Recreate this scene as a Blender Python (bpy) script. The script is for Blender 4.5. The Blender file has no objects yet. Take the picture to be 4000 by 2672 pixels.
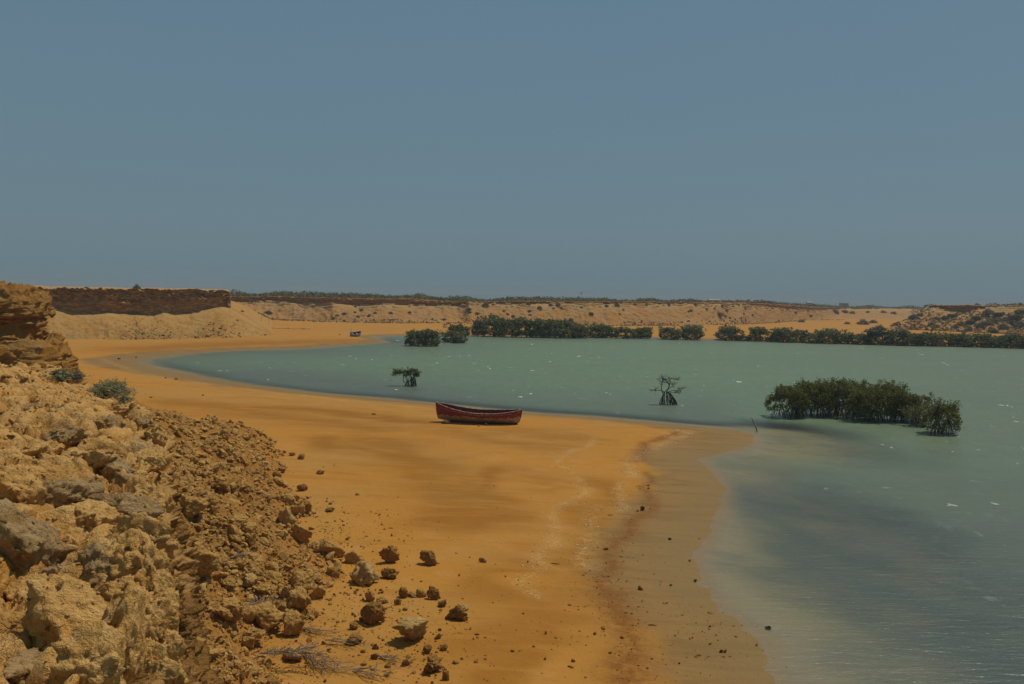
import bpy, math, random
import numpy as np
from mathutils import Matrix, Vector

# ---------------------------------------------------------------- camera, light
F = 3464.0                      # focal length in photo pixels (photo 4000 px wide)
CZ = 8.8
SLOPE = 0.0225
PITCH = math.atan(188.0 / F)
ROLL = math.atan(SLOPE)
sc = bpy.context.scene
col = sc.collection
cam = bpy.data.cameras.new('camera')
camo = bpy.data.objects.new('camera', cam)
col.objects.link(camo)
cam.sensor_width = 36.0
cam.lens = 36.0 * F / 4000.0
cam.clip_start = 0.1
cam.clip_end = 30000.0
R = Matrix.Rotation(math.pi / 2 - PITCH, 3, 'X') @ Matrix.Rotation(ROLL, 3, 'Z')
camo.matrix_world = Matrix.Translation((0, 0, CZ)) @ R.to_4x4()
sc.camera = camo

SUN_DIR = Vector((0.38, 0.26, 1.0)).normalized()       # towards the sun: high, ahead and right
elev = math.asin(SUN_DIR.z)
az = math.atan2(SUN_DIR.x, SUN_DIR.y)
world = bpy.data.worlds.new('World')
sc.world = world
world.use_nodes = True
wn = world.node_tree
wn.nodes.clear()
sky = wn.nodes.new('ShaderNodeTexSky')
sky.sky_type = 'NISHITA'
sky.sun_disc = False
sky.sun_elevation = elev
sky.sun_rotation = az
sky.air_density = 1.0
sky.dust_density = 3.0
sky.ozone_density = 2.0
hz = wn.nodes.new('ShaderNodeMix'); hz.data_type = 'RGBA'
hz.inputs[0].default_value = 0.9
hz.inputs[7].default_value = (1.50, 2.58, 3.30, 1)      # even, thick dusty air
bg = wn.nodes.new('ShaderNodeBackground')
bg.inputs[1].default_value = 0.1
wo = wn.nodes.new('ShaderNodeOutputWorld')
wtc = wn.nodes.new('ShaderNodeTexCoord'); wsp = wn.nodes.new('ShaderNodeSeparateXYZ'); wn.links.new(wtc.outputs['Generated'], wsp.inputs[0])
wrp = wn.nodes.new('ShaderNodeMapRange'); wrp.inputs[1].default_value = 0.0; wrp.inputs[2].default_value = 0.42; wn.links.new(wsp.outputs[2], wrp.inputs[0])
wcn = wn.nodes.new('ShaderNodeTexNoise'); wcn.inputs['Scale'].default_value = 1.6; wcn.inputs['Detail'].default_value = 2; wn.links.new(wtc.outputs['Generated'], wcn.inputs[0])
wad = wn.nodes.new('ShaderNodeMath'); wad.operation = 'MULTIPLY_ADD'; wad.inputs[1].default_value = 0.5; wad.inputs[2].default_value = -0.25; wn.links.new(wcn.outputs[0], wad.inputs[0])
wa2 = wn.nodes.new('ShaderNodeMath'); wa2.operation = 'ADD'; wa2.use_clamp = True; wn.links.new(wad.outputs[0], wa2.inputs[0]); wn.links.new(wrp.outputs[0], wa2.inputs[1])
wmx = wn.nodes.new('ShaderNodeMix'); wmx.data_type = 'RGBA'; wmx.inputs[6].default_value = (1.60, 2.47, 2.93, 1); wmx.inputs[7].default_value = (1.17, 2.19, 3.07, 1); wn.links.new(wa2.outputs[0], wmx.inputs[0])
wn.links.new(wmx.outputs[2], hz.inputs[7])
wn.links.new(sky.outputs[0], hz.inputs[6])
wn.links.new(hz.outputs[2], bg.inputs[0])
wn.links.new(bg.outputs[0], wo.inputs[0])
sun = bpy.data.lights.new('sun', 'SUN')
sun.energy = 3.0
sun.angle = math.radians(0.5)
sun.color = (1.0, 0.93, 0.82)
suno = bpy.data.objects.new('sun', sun)
suno.rotation_euler = SUN_DIR.to_track_quat('Z', 'Y').to_euler()
suno.location = (0, 0, 60)
col.objects.link(suno)
vs = sc.view_settings
vs.view_transform = 'Standard'
vs.look = 'None'
vs.gamma = 1.0
vs.use_curve_mapping = False
vs.exposure = -0.20

# ---------------------------------------------------------------- geometry helpers
Rn = np.array(R)
def ray(px, py):
    d = np.stack([np.asarray(px, float) - 2000, 1336 - np.asarray(py, float), np.full(np.shape(px), -F)], -1)
    return d @ Rn.T
def U(px, py, z=0.0):                       # photo pixel -> point at height z
    d = ray(np.asarray(px, float), np.asarray(py, float))
    t = (z - CZ) / d[..., 2]
    return np.stack([d[..., 0] * t, d[..., 1] * t, np.full(np.shape(px), z, float)], -1)
def W(px, py, D):                           # photo pixel -> point at distance D
    d = ray(np.asarray(px, float), np.asarray(py, float))
    t = D / d[..., 1]
    return np.stack([d[..., 0] * t, d[..., 1] * t, CZ + d[..., 2] * t], -1)
def PX(p):                                  # point -> pixel
    q = (p - np.array([0, 0, CZ])) @ Rn
    return 2000 - q[..., 0] / q[..., 2] * F, 1336 + q[..., 1] / q[..., 2] * F

def _h(ix, iy, iz, s):
    n = (ix.astype(np.int64) * 374761393 + iy.astype(np.int64) * 668265263 + iz.astype(np.int64) * 1274126177 + s * 974711) & 0xffffffff
    n = ((n ^ (n >> 13)) * 1274126177) & 0xffffffff
    n = ((n ^ (n >> 16)) * 2246822519) & 0xffffffff
    n = n ^ (n >> 13)
    return (n & 0xffffff).astype(np.float32) / 16777216.0
def vnoise(P, s=0):
    P = np.asarray(P, np.float64)
    I = np.floor(P).astype(np.int64); f = (P - I).astype(np.float32); f = f * f * (3 - 2 * f)
    r = 0
    for dx in (0, 1):
        wx = f[:, 0] if dx else 1 - f[:, 0]
        for dy in (0, 1):
            wy = f[:, 1] if dy else 1 - f[:, 1]
            for dz in (0, 1):
                wz = f[:, 2] if dz else 1 - f[:, 2]
                r = r + wx * wy * wz * _h(I[:, 0] + dx, I[:, 1] + dy, I[:, 2] + dz, s)
    return r * 2 - 1
def fbm(P, o=4, s=0, g=0.5):
    r = 0; a = 1.0; P = np.asarray(P, np.float64)
    for k in range(o):
        r = r + a * vnoise(P, s + k * 17); P = P * 2.03 + 5.3; a *= g
    return r
def worley(P, s=0):
    P = np.asarray(P, np.float64)
    I = np.floor(P).astype(np.int64); f = (P - I).astype(np.float32)
    f1 = np.full(len(P), 9, np.float32); f2 = f1.copy(); cid = np.zeros(len(P), np.float32)
    for dx in (-1, 0, 1):
        for dy in (-1, 0, 1):
            for dz in (-1, 0, 1):
                a, b, c = I[:, 0] + dx, I[:, 1] + dy, I[:, 2] + dz
                h1 = _h(a, b, c, s); h2 = _h(a, b, c, s + 1); h3 = _h(a, b, c, s + 2)
                d = (dx + h1 - f[:, 0]) ** 2 + (dy + h2 - f[:, 1]) ** 2 + (dz + h3 - f[:, 2]) ** 2
                near = d < f1
                f2 = np.where(near, f1, np.minimum(f2, d)); cid = np.where(near, h1, cid); f1 = np.where(near, d, f1)
    return np.sqrt(f1), np.sqrt(f2), cid
def facet(P, s=0):
    P = np.asarray(P, np.float64)
    I = np.floor(P).astype(np.int64); f = (P - I).astype(np.float32)
    f1 = np.full(len(P), 9, np.float32); f2 = f1.copy(); r = np.zeros(len(P), np.float32)
    for dx in (-1, 0, 1):
        for dy in (-1, 0, 1):
            for dz in (-1, 0, 1):
                a, b, c = I[:, 0] + dx, I[:, 1] + dy, I[:, 2] + dz
                h1 = _h(a, b, c, s); h2 = _h(a, b, c, s + 1); h3 = _h(a, b, c, s + 2)
                vx = dx + h1 - f[:, 0]; vy = dy + h2 - f[:, 1]; vz = dz + h3 - f[:, 2]
                d = vx * vx + vy * vy + vz * vz
                near = d < f1
                t_ = vx * (h2 * 2 - 1) + vy * (h3 * 2 - 1) + vz * (h1 * 2 - 1)
                f2 = np.where(near, f1, np.minimum(f2, d)); r = np.where(near, t_ + (h1 - .5) * .6, r); f1 = np.where(near, d, f1)
    return r, np.sqrt(f1), np.sqrt(f2)
def sstep(a, b, x):
    t = np.clip((x - a) / (b - a), 0, 1); return t * t * (3 - 2 * t)
def seg_dist(Q, poly, closed=False):        # distance of 2D points to a polyline
    n = len(poly); best = np.full(len(Q), 1e9)
    for i in range(n if closed else n - 1):
        a = poly[i]; b = poly[(i + 1) % n]; ab = b - a
        t = np.clip(((Q - a) @ ab) / max(ab @ ab, 1e-9), 0, 1)
        best = np.minimum(best, np.hypot(*(Q - a - t[:, None] * ab).T))
    return best
_ = None
def inside(Q, poly):
    r = np.zeros(len(Q), bool); n = len(poly)
    for i in range(n):
        a = poly[i]; b = poly[(i + 1) % n]
        if a[1] == b[1]: continue
        c = ((a[1] > Q[:, 1]) != (b[1] > Q[:, 1])) & (Q[:, 0] < (b[0] - a[0]) * (Q[:, 1] - a[1]) / (b[1] - a[1]) + a[0])
        r ^= c
    return r
def smooth_line(pts, n=6):                  # Catmull-Rom
    pts = np.asarray(pts, float); P = np.vstack([2 * pts[0] - pts[1], pts, 2 * pts[-1] - pts[-2]]); out = []
    for i in range(1, len(P) - 2):
        for t in np.linspace(0, 1, n, endpoint=False):
            a, b, c, d = P[i - 1], P[i], P[i + 1], P[i + 2]
            out.append(0.5 * (2 * b + (c - a) * t + (2 * a - 5 * b + 4 * c - d) * t * t + (3 * b - a - 3 * c + d) * t ** 3))
    out.append(P[-2]); return np.array(out)

def mesh_from(name, V, Fc, mats, parent=None, smooth=True, attrs=None, mi=None):
    me = bpy.data.meshes.new(name)
    V = np.asarray(V, np.float32); Fc = np.asarray(Fc, np.int32); k = Fc.shape[1]
    me.vertices.add(len(V)); me.vertices.foreach_set('co', V.ravel())
    me.loops.add(Fc.size); me.loops.foreach_set('vertex_index', Fc.ravel())
    me.polygons.add(len(Fc))
    me.polygons.foreach_set('loop_start', np.arange(0, Fc.size, k, dtype=np.int32))
    try: me.polygons.foreach_set('loop_total', np.full(len(Fc), k, np.int32))
    except Exception: pass
    me.polygons.foreach_set('use_smooth', np.full(len(Fc), smooth, bool))
    for m in (mats if isinstance(mats, (list, tuple)) else [mats]): me.materials.append(m)
    if mi is not None: me.polygons.foreach_set('material_index', np.asarray(mi, np.int32))
    me.update(); me.validate()
    for an, av in (attrs or {}).items():
        at = me.attributes.new(an, 'FLOAT', 'POINT'); at.data.foreach_set('value', np.asarray(av, np.float32))
    o = bpy.data.objects.new(name, me); col.objects.link(o)
    if parent is not None: o.parent = parent
    return o
def grid_faces(nu, nv):
    i = np.arange(nu * nv).reshape(nu, nv)
    return np.stack([i[:-1, :-1], i[1:, :-1], i[1:, 1:], i[:-1, 1:]], -1).reshape(-1, 4)
def grid_normals(G):
    du = np.gradient(G, axis=0); dv = np.gradient(G, axis=1)
    n = np.cross(du, dv); return n / (np.linalg.norm(n, axis=-1, keepdims=True) + 1e-9)
def struct(o): o['kind'] = 'structure'; return o
def tag(o, label, cat, group=None, kind=None):
    o['label'] = label; o['category'] = cat
    if group: o['group'] = group
    if kind: o['kind'] = kind
    return o
def empty(name, loc=(0, 0, 0), rz=0):
    o = bpy.data.objects.new(name, None); o.location = loc; o.rotation_euler = (0, 0, rz); col.objects.link(o); return o
def copy_tree(o, parent=None):
    c = o.copy(); col.objects.link(c)
    if parent is not None: c.parent = parent
    for ch in list(o.children): copy_tree(ch, c)
    return c

# ---------------------------------------------------------------- material helpers
class NT:
    def __init__(s, name):
        s.m = bpy.data.materials.new(name); s.m.use_nodes = True; s.t = s.m.node_tree; s.t.nodes.clear()
        s.out = s.t.nodes.new('ShaderNodeOutputMaterial')
    def n(s, typ, **kw):
        nd = s.t.nodes.new('ShaderNode' + typ)
        for k, v in kw.items(): setattr(nd, k, v)
        return nd
    def link(s, a, b): s.t.links.new(a, b)
    def set(s, inp, v):
        if isinstance(v, bpy.types.NodeSocket): s.link(v, inp)
        elif isinstance(v, (tuple, list)) and len(v) == 3 and inp.type == 'RGBA': inp.default_value = (*v, 1)
        else: inp.default_value = v
    def coord(s, scale=(1, 1, 1), kind='Object', rot=(0, 0, 0)):
        tc = s.n('TexCoord'); mp = s.n('Mapping'); s.link(tc.outputs[kind], mp.inputs[0])
        mp.inputs['Scale'].default_value = scale; mp.inputs['Rotation'].default_value = rot; return mp.outputs[0]
    def pos(s, scale=(1, 1, 1), rot=(0, 0, 0)):
        g = s.n('NewGeometry'); mp = s.n('Mapping'); s.link(g.outputs['Position'], mp.inputs[0])
        mp.inputs['Scale'].default_value = scale; mp.inputs['Rotation'].default_value = rot; return mp.outputs[0]
    def noise(s, v, scale, detail=4, rough=0.55, dist=0.0):
        nd = s.n('TexNoise'); s.link(v, nd.inputs['Vector']); nd.inputs['Scale'].default_value = scale
        nd.inputs['Detail'].default_value = detail; nd.inputs['Roughness'].default_value = rough; nd.inputs['Distortion'].default_value = dist
        return nd.outputs[0]
    def voro(s, v, scale, feat='F1', out='Distance'):
        nd = s.n('TexVoronoi', feature=feat); s.link(v, nd.inputs['Vector']); nd.inputs['Scale'].default_value = scale
        return nd.outputs[out]
    def ramp(s, f, a, b, lo=0.0, hi=1.0):
        nd = s.n('MapRange'); nd.interpolation_type = 'SMOOTHSTEP'; s.set(nd.inputs[0], f)
        for i, v in enumerate((a, b, lo, hi)): nd.inputs[i + 1].default_value = v
        return nd.outputs[0]
    def mix(s, f, a, b, bt='MIX'):
        nd = s.n('Mix', data_type='RGBA', blend_type=bt); s.set(nd.inputs[0], f); s.set(nd.inputs[6], a); s.set(nd.inputs[7], b); return nd.outputs[2]
    def math(s, op, a, b=0.0, clamp=False):
        nd = s.n('Math', operation=op); nd.use_clamp = clamp; s.set(nd.inputs[0], a); s.set(nd.inputs[1], b); return nd.outputs[0]
    def attr(s, name): nd = s.n('Attribute', attribute_name=name); return nd.outputs['Fac']
    def bump(s, h, strength=0.5, dist=0.05, normal=None):
        nd = s.n('Bump'); s.set(nd.inputs['Height'], h); nd.inputs['Strength'].default_value = strength; nd.inputs['Distance'].default_value = dist
        if normal is not None: s.link(normal, nd.inputs['Normal'])
        return nd.outputs[0]
    def principled(s, c, rough=0.9, normal=None, spec=0.3, metal=0.0):
        b = s.n('BsdfPrincipled'); s.set(b.inputs['Base Color'], c); s.set(b.inputs['Roughness'], rough)
        b.inputs['Specular IOR Level'].default_value = spec; b.inputs['Metallic'].default_value = metal
        if normal is not None: s.link(normal, b.inputs['Normal'])
        return b.outputs[0]
    def done(s, sh): s.link(sh, s.out.inputs[0]); return s.m

def rock_mat(name, pale=(0.68, 0.40, 0.138), mid=(0.56, 0.295, 0.078), dirt=(0.58, 0.26, 0.045), dark=(0.16, 0.085, 0.028), sc_=1.0, dirt_amt=1.0, bumpd=0.03, pale_amt=1.0, local=False):
    t = NT(name)
    p = t.coord() if local else t.pos()
    n1 = t.noise(p, 0.9 * sc_, 5, 0.6); n2 = t.noise(p, 4.0 * sc_, 5, 0.65); n3 = t.noise(p, 17 * sc_, 4, 0.7)
    c = t.mix(t.ramp(n2, 0.38, 0.62), mid, pale if pale_amt >= 1 else tuple(m + (q - m) * pale_amt for m, q in zip(mid, pale)))
    c = t.mix(t.ramp(n1, 0.5, 0.66, 0, 0.75 * dirt_amt), c, dirt)
    c = t.mix(t.ramp(n3, 0.56, 0.72, 0, 0.65), c, dark)
    if not local:
        c = t.mix(t.ramp(t.noise(p, 1.6 * sc_, 6, 0.7), 0.54, 0.66, 0, 0.5), c, (0.33, 0.235, 0.125))     # grey weathered crust
        c = t.mix(t.math('MULTIPLY', t.attr('cav'), 0.55), c, (0.44, 0.19, 0.034))  # orange earth lying in the cracks
        c = t.mix(t.math('MULTIPLY', t.attr('face'), t.ramp(n2, 0.3, 0.6, 0.55, 0.9)), c, (0.22, 0.105, 0.027))                    # browner rock on steep faces, with their shade painted into the colour
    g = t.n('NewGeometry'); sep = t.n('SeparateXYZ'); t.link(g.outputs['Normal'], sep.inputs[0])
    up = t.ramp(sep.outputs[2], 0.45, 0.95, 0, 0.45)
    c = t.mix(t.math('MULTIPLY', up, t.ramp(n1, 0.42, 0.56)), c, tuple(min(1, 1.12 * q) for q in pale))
    w = t.voro(t.pos() if not local else p, 9 * sc_, 'DISTANCE_TO_EDGE')
    crack = t.ramp(w, 0.0, 0.035)
    crack = t.math('MAXIMUM', crack, t.ramp(n1, 0.44, 0.5))
    h = t.math('ADD', t.math('MULTIPLY', n2, 1.4), t.math('MULTIPLY', n3, 0.8))
    h = t.math('ADD', h, t.math('MULTIPLY', t.noise(p, 60 * sc_, 3, 0.7), 0.35))
    h = t.math('ADD', h, t.math('MULTIPLY', crack, 0.13))
    return t.done(t.principled(c, 0.93, t.bump(h, 0.95, bumpd / sc_ * 2.3), 0.10))

def plain(name, c, rough=0.8, var=0.25, scale=6, spec=0.3, local=True, metal=0.0):
    t = NT(name); p = t.coord() if local else t.pos()
    n = t.noise(p, scale, 5, 0.65)
    cc = t.mix(t.ramp(n, 0.3, 0.7), tuple(x * (1 - var) for x in c), tuple(min(1, x * (1 + var)) for x in c))
    return t.done(t.principled(cc, rough, t.bump(n, 0.3, 0.01), spec, metal))

def leaf_mat(name, c, c2, rough=0.55, trans=0.35):
    t = NT(name)
    a = t.attr('rnd'); cc = t.mix(a, c, c2)
    d = t.principled(cc, rough, None, 0.25)
    tr = t.n('BsdfTranslucent'); t.set(tr.inputs[0], cc)
    mx = t.n('MixShader'); mx.inputs[0].default_value = trans
    t.link(d, mx.inputs[1]); t.link(tr.outputs[0], mx.inputs[2])
    return t.done(mx.outputs[0])

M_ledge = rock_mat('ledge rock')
M_talus = rock_mat('rubble rock', pale=(0.58, 0.35, 0.110), mid=(0.46, 0.235, 0.055), dirt=(0.50, 0.215, 0.034), sc_=1.2)
M_boulder = rock_mat('boulder rock', pale=(0.54, 0.325, 0.100), mid=(0.43, 0.215, 0.050), dirt=(0.30, 0.125, 0.022), sc_=2.0, local=True, dirt_amt=0.7)
M_brown = rock_mat('brown clod', pale=(0.37, 0.20, 0.052), mid=(0.28, 0.125, 0.028), dirt=(0.30, 0.12, 0.022), dark=(0.08, 0.035, 0.01), sc_=2.5, local=True, dirt_amt=0.7)
M_pale = rock_mat('pale limestone', pale=(0.54, 0.36, 0.14), mid=(0.45, 0.25, 0.07), dirt=(0.32, 0.15, 0.04), sc_=2.0, local=True, dirt_amt=0.5)
M_greyrock = rock_mat('grey stone', pale=(0.13, 0.10, 0.06), mid=(0.09, 0.065, 0.035), dirt=(0.12, 0.08, 0.04), dark=(0.05, 0.035, 0.02), sc_=3.0, local=True)

# ---------------------------------------------------------------- lagoon outline and the ground
sh = [(3180, 2900), (3060, 2760), (3030, 2672), (3000, 2560), (2965, 2475), (2880, 2420), (2760, 2300), (2725, 2200), (2760, 2110), (2812, 2010), (2838, 1910),
      (2795, 1840), (2742, 1800), (2830, 1772), (2930, 1740), (2950, 1706), (2880, 1680), (2727, 1666), (2556, 1650), (2300, 1628), (2045, 1611), (1704, 1578),
      (1450, 1552), (1200, 1531), (1022, 1508), (860, 1484), (715, 1458), (610, 1438), (560, 1424), (540, 1414), (562, 1405), (664, 1388), (869, 1373),
      (1055, 1366), (1200, 1361), (1311, 1352), (1420, 1345), (1490, 1338), (1508, 1331), (1470, 1322), (1444, 1316), (1500, 1311), (1582, 1309),
      (1700, 1308), (1800, 1308), (1900, 1310), (2150, 1315), (2450, 1319), (2620, 1322), (2800, 1328), (3100, 1337), (3500, 1348), (4000, 1359), (4400, 1368)]
sh = np.array(sh, float)
LAG = U(sh[:, 0], sh[:, 1], 0.0)[:, :2]
LAG = smooth_line(LAG, 4)
LAG = np.vstack([LAG, [[330, 190], [330, 40], [60, -30], [12, 2], [8, 9]]])
def bil(G_, x0, y0, st, Q):
    u_ = np.clip((Q[:, 0] - x0) / st, 0, G_.shape[0] - 1.001); v_ = np.clip((Q[:, 1] - y0) / st, 0, G_.shape[1] - 1.001)
    i = u_.astype(int); j = v_.astype(int); u_ = u_ - i; v_ = v_ - j
    return (G_[i, j] * (1 - u_) + G_[i + 1, j] * u_) * (1 - v_) + (G_[i, j + 1] * (1 - u_) + G_[i + 1, j + 1] * u_) * v_
SGX, SGY = np.meshgrid(np.arange(-130, 345, 0.75), np.arange(-32, 250, 0.75), indexing='ij')
SGQ = np.c_[SGX.ravel(), SGY.ravel()]
SGD = seg_dist(SGQ, LAG, True); SGD = np.where(inside(SGQ, LAG), -SGD, SGD).reshape(SGX.shape)
def shore_sd(Q):                            # positive on land, negative in the lagoon
    return bil(SGD, -130, -32, 0.75, Q)
def bed_z(Q, sd):
    z = np.where(sd > 0, 0.62 * (1 - np.exp(-np.maximum(sd, 0) / 14.0)), -1.7 * (1 - np.exp(np.minimum(sd, 0) / 16.0)))
    P = np.c_[Q, np.zeros(len(Q))]
    amp = np.clip(np.abs(sd) / 6, 0.12, 1)
    return z + amp * (0.05 * fbm(P * 0.22, 3, 5)) + 0.008 * fbm(P * 1.3, 3, 9)
def ground_z(x, y):
    Q = np.array([[x, y]], float); return float(bed_z(Q, shore_sd(Q))[0])

# a polar sheet whose cells have nearly even size in the photograph, coarser outside the view
ang = np.concatenate([np.linspace(-1.35, -0.66, 30, endpoint=False), np.linspace(-0.66, 0.66, 760), np.linspace(0.66, 1.35, 30)[1:]])
ys = np.concatenate([np.linspace(3200, 1640, 60, endpoint=False), np.linspace(1640, 105, 720)])
rad = np.concatenate([[3, 6, 9], CZ * F / ys[ys < 3000], [330, 400, 600, 1000, 3000, 9000, 20000]])
rad = np.unique(np.round(rad, 4)); rad = rad[rad > 0]
A, Rr = np.meshgrid(np.arctan(np.tan(ang) if False else ang), rad, indexing='ij')
X = np.sin(A) * Rr; Y = np.cos(A) * Rr
Q = np.c_[X.ravel(), Y.ravel()]
sd = shore_sd(Q)
z = bed_z(Q, sd)
far = Q[:, 1] > 240
z = np.where(Rr.ravel() > 520, np.minimum(z, 0.3) - 3.5 * sstep(520, 1300, Rr.ravel()), z)
px, py = PX(np.c_[Q, z])
def pxline(pts, zz=0.3, n=6):
    p = np.array(pts, float) ; return smooth_line(U(p[:, 0], p[:, 1], zz)[:, :2], n)
wv = 0.42 * fbm(np.c_[Q, Q[:, :1] * 0] * 0.5, 2, 31)
def band(pts, w, zz=0.3, closed=False, warp=1.0):
    L = pxline(pts, zz); Qw = Q.copy(); Qw[:, 0] += wv * warp; return np.exp(-(seg_dist(Qw, L) / w) ** 2)
dk = lambda pts: [(a * 1.7043, b * 1.7043) for a, b in pts]
shell = np.zeros(len(Q))
for pts, w in ((dk([(1560, 978), (1568, 990), (1530, 1008), (1470, 1030), (1440, 1065), (1435, 1085)]), 0.34),
               (dk([(1425, 1100), (1415, 1130), (1412, 1160)]), 0.22), (dk([(1500, 985), (1545, 1003), (1480, 1022)]), 0.25),
               (dk([(1360, 1000), (1320, 1030), (1270, 1055), (1310, 1080), (1330, 1105), (1320, 1130), (1275, 1170), (1262, 1220), (1240, 1270), (1218, 1310), (1235, 1360)]), 0.22),
               (dk([(1365, 1150), (1350, 1190), (1340, 1240), (1325, 1285)]), 0.3),
               (dk([(2347 * .1, 820), (300, 845), (380, 862), (520, 880), (700, 902), (850, 918), (1000, 932)]), 0.5)):
    shell = np.maximum(shell, band(pts, w))
darkb = np.zeros(len(Q))
for pts, w in ((dk([(1480, 1075), (1482, 1100), (1480, 1140), (1440, 1190), (1410, 1230), (1385, 1280), (1370, 1315), (1395, 1360), (1425, 1410), (1455, 1470), (1490, 1568)]), 0.30),
               (dk([(1385, 1340), (1420, 1400), (1455, 1480), (1480, 1568)]), 0.75),
               (dk([(1540, 985), (1480, 1015), (1455, 1050)]), 0.4)):
    darkb = np.maximum(darkb, band(pts, w))
ochre = np.zeros(len(Q))
for pts, w, a in ((dk([(850, 1015), (950, 1070), (1020, 1130), (1080, 1170)]), 2.2, 0.8), (dk([(1080, 1170), (1000, 1195), (1150, 1180)]), 1.4, .9),
               (dk([(420, 925), (560, 945), (700, 965), (850, 985)]), 2.5, 0.8), (dk([(1380, 1100), (1350, 1200), (1290, 1300)]), 0.9, .8),
               (dk([(1300, 1000), (1200, 990), (1100, 1000)]), 2.0, 0.6), (dk([(1100, 1480), (1180, 1400), (1150, 1290)]), 1.2, 0.7), (dk([(300, 800), (500, 790), (700, 783), (850, 778)]), 5.0, 0.9), (dk([(620, 935), (760, 945), (900, 962), (985, 968)]), 1.6, 1.0), (dk([(700, 1010), (820, 1040), (930, 1055)]), 1.3, .9), (dk([(1000, 985), (1100, 1010), (1250, 1025)]), 1.5, .7), (dk([(1150, 1080), (1090, 1130), (1060, 1200)]), 1.5, .9), (dk([(1100, 1568), (1160, 1500), (1200, 1420)]), 0.8, .8)):
    ochre = np.maximum(ochre, a * band(pts, w, warp=3))
wetedge = pxline(dk([(1500, 1640), (1480, 1568), (1450, 1470), (1400, 1370), (1375, 1315), (1395, 1270), (1440, 1190), (1490, 1130), (1480, 1080), (1470, 1045), (1560, 1005), (1600, 985), (1500, 972), (1200, 955), (850, 922), (600, 895), (380, 862), (280, 845), (235, 825), (290, 812), (420, 800), (700, 788), (880, 775)]), 0.1)
# wet sand: the land between that line and the water
wpoly = np.vstack([wetedge, LAG[::-1][8 + 0:][::-1][:0]]) if False else None
dw = seg_dist(Q, wetedge)
wl = np.where(sd > 0, np.clip(dw / (dw + sd + 1e-6), 0, 1), 1)
wdist = np.minimum(dw + sd, 12)
near_dk = (py < 2900) & (sd < 6.5)
wet = np.where(sd <= 0, 1.0, 0.0)
# region test by width of the wet strip: left bank narrow, right spit broad
wid = np.interp(py, [1310, 1400, 1560, 1640, 1700, 1800, 2000, 2200, 2400, 2672], [2.5, 7, 2.2, 1.8, 5.0, 3.6, 4.4, 3.9, 3.7, 3.4])
wet = np.where(sd > 0, 1 - sstep(0.72, 1.0, (sd + 1.2 * wv) / wid), 1.0)
rubdirt = np.zeros(len(Q))
soak = np.where(sd > 0, np.exp(-(np.maximum(sd + 0.8 * wv, 0) / 2.4) ** 2), 1.0)
M = NT('sand')
p = M.pos(); n_big = M.noise(p, 0.09, 5, 0.6, 0.6); n_md = M.noise(p, 0.7, 5, 0.65); n_fi = M.noise(M.pos((1, 1, 1)), 14, 4, 0.7)
n_sp0 = M.noise(p, 3.0, 5, 0.75)
n_str = M.noise(M.pos((0.35, 1.6, 1)), 0.8, 5, 0.65, 0.4)
c = M.mix(M.ramp(n_big, 0.38, 0.62), (0.455, 0.200, 0.029), (0.425, 0.205, 0.043))
c = M.mix(M.ramp(n_md, 0.5, 0.68, 0, 0.5), c, (0.49, 0.235, 0.065))
c = M.mix(M.math('MULTIPLY', M.attr('ochre'), M.ramp(n_str, 0.3, 0.55, 0.35, 1.0)), c, (0.30, 0.120, 0.013))
c = M.mix(M.ramp(n_str, 0.56, 0.74, 0, 0.5), c, (0.33, 0.135, 0.022))
c = M.mix(M.ramp(M.noise(M.pos((0.10, 0.32, 1)), 1.0, 5, 0.7, 0.8), 0.52, 0.66, 0, 0.55), c, (0.33, 0.142, 0.022))
wcol = M.mix(M.ramp(n_str, 0.42, 0.62), (0.290, 0.158, 0.046), (0.205, 0.110, 0.028))
wcol = M.mix(M.ramp(n_fi, 0.6, 0.72, 0, 0.5), wcol, (0.10, 0.06, 0.025))
c = M.mix(M.math('MULTIPLY', M.attr('wet'), 0.92), c, wcol)
c = M.mix(M.math('MULTIPLY', M.attr('soak'), 0.8), c, (0.235, 0.150, 0.056))
c = M.mix(M.math('MULTIPLY', M.attr('darkband'), M.ramp(n_sp0, 0.35, 0.60, 0.35, 0.95)), c, (0.215, 0.080, 0.014))
n_sp = M.noise(p, 4.5, 5, 0.75)
c = M.mix(M.math('MULTIPLY', M.math('MULTIPLY', M.attr('shell'), M.ramp(n_md, 0.35, 0.6, 0.1, 0.6)), M.ramp(M.noise(p, 9, 5, 0.8), 0.46, 0.6)), c, (0.62, 0.40, 0.17))
spk = M.ramp(M.noise(p, 30, 2, 0.5), 0.70, 0.76, 0, 0.7)
c = M.mix(M.math('MULTIPLY', spk, M.ramp(n_md, 0.46, 0.58)), c, (0.12, 0.055, 0.018))
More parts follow.
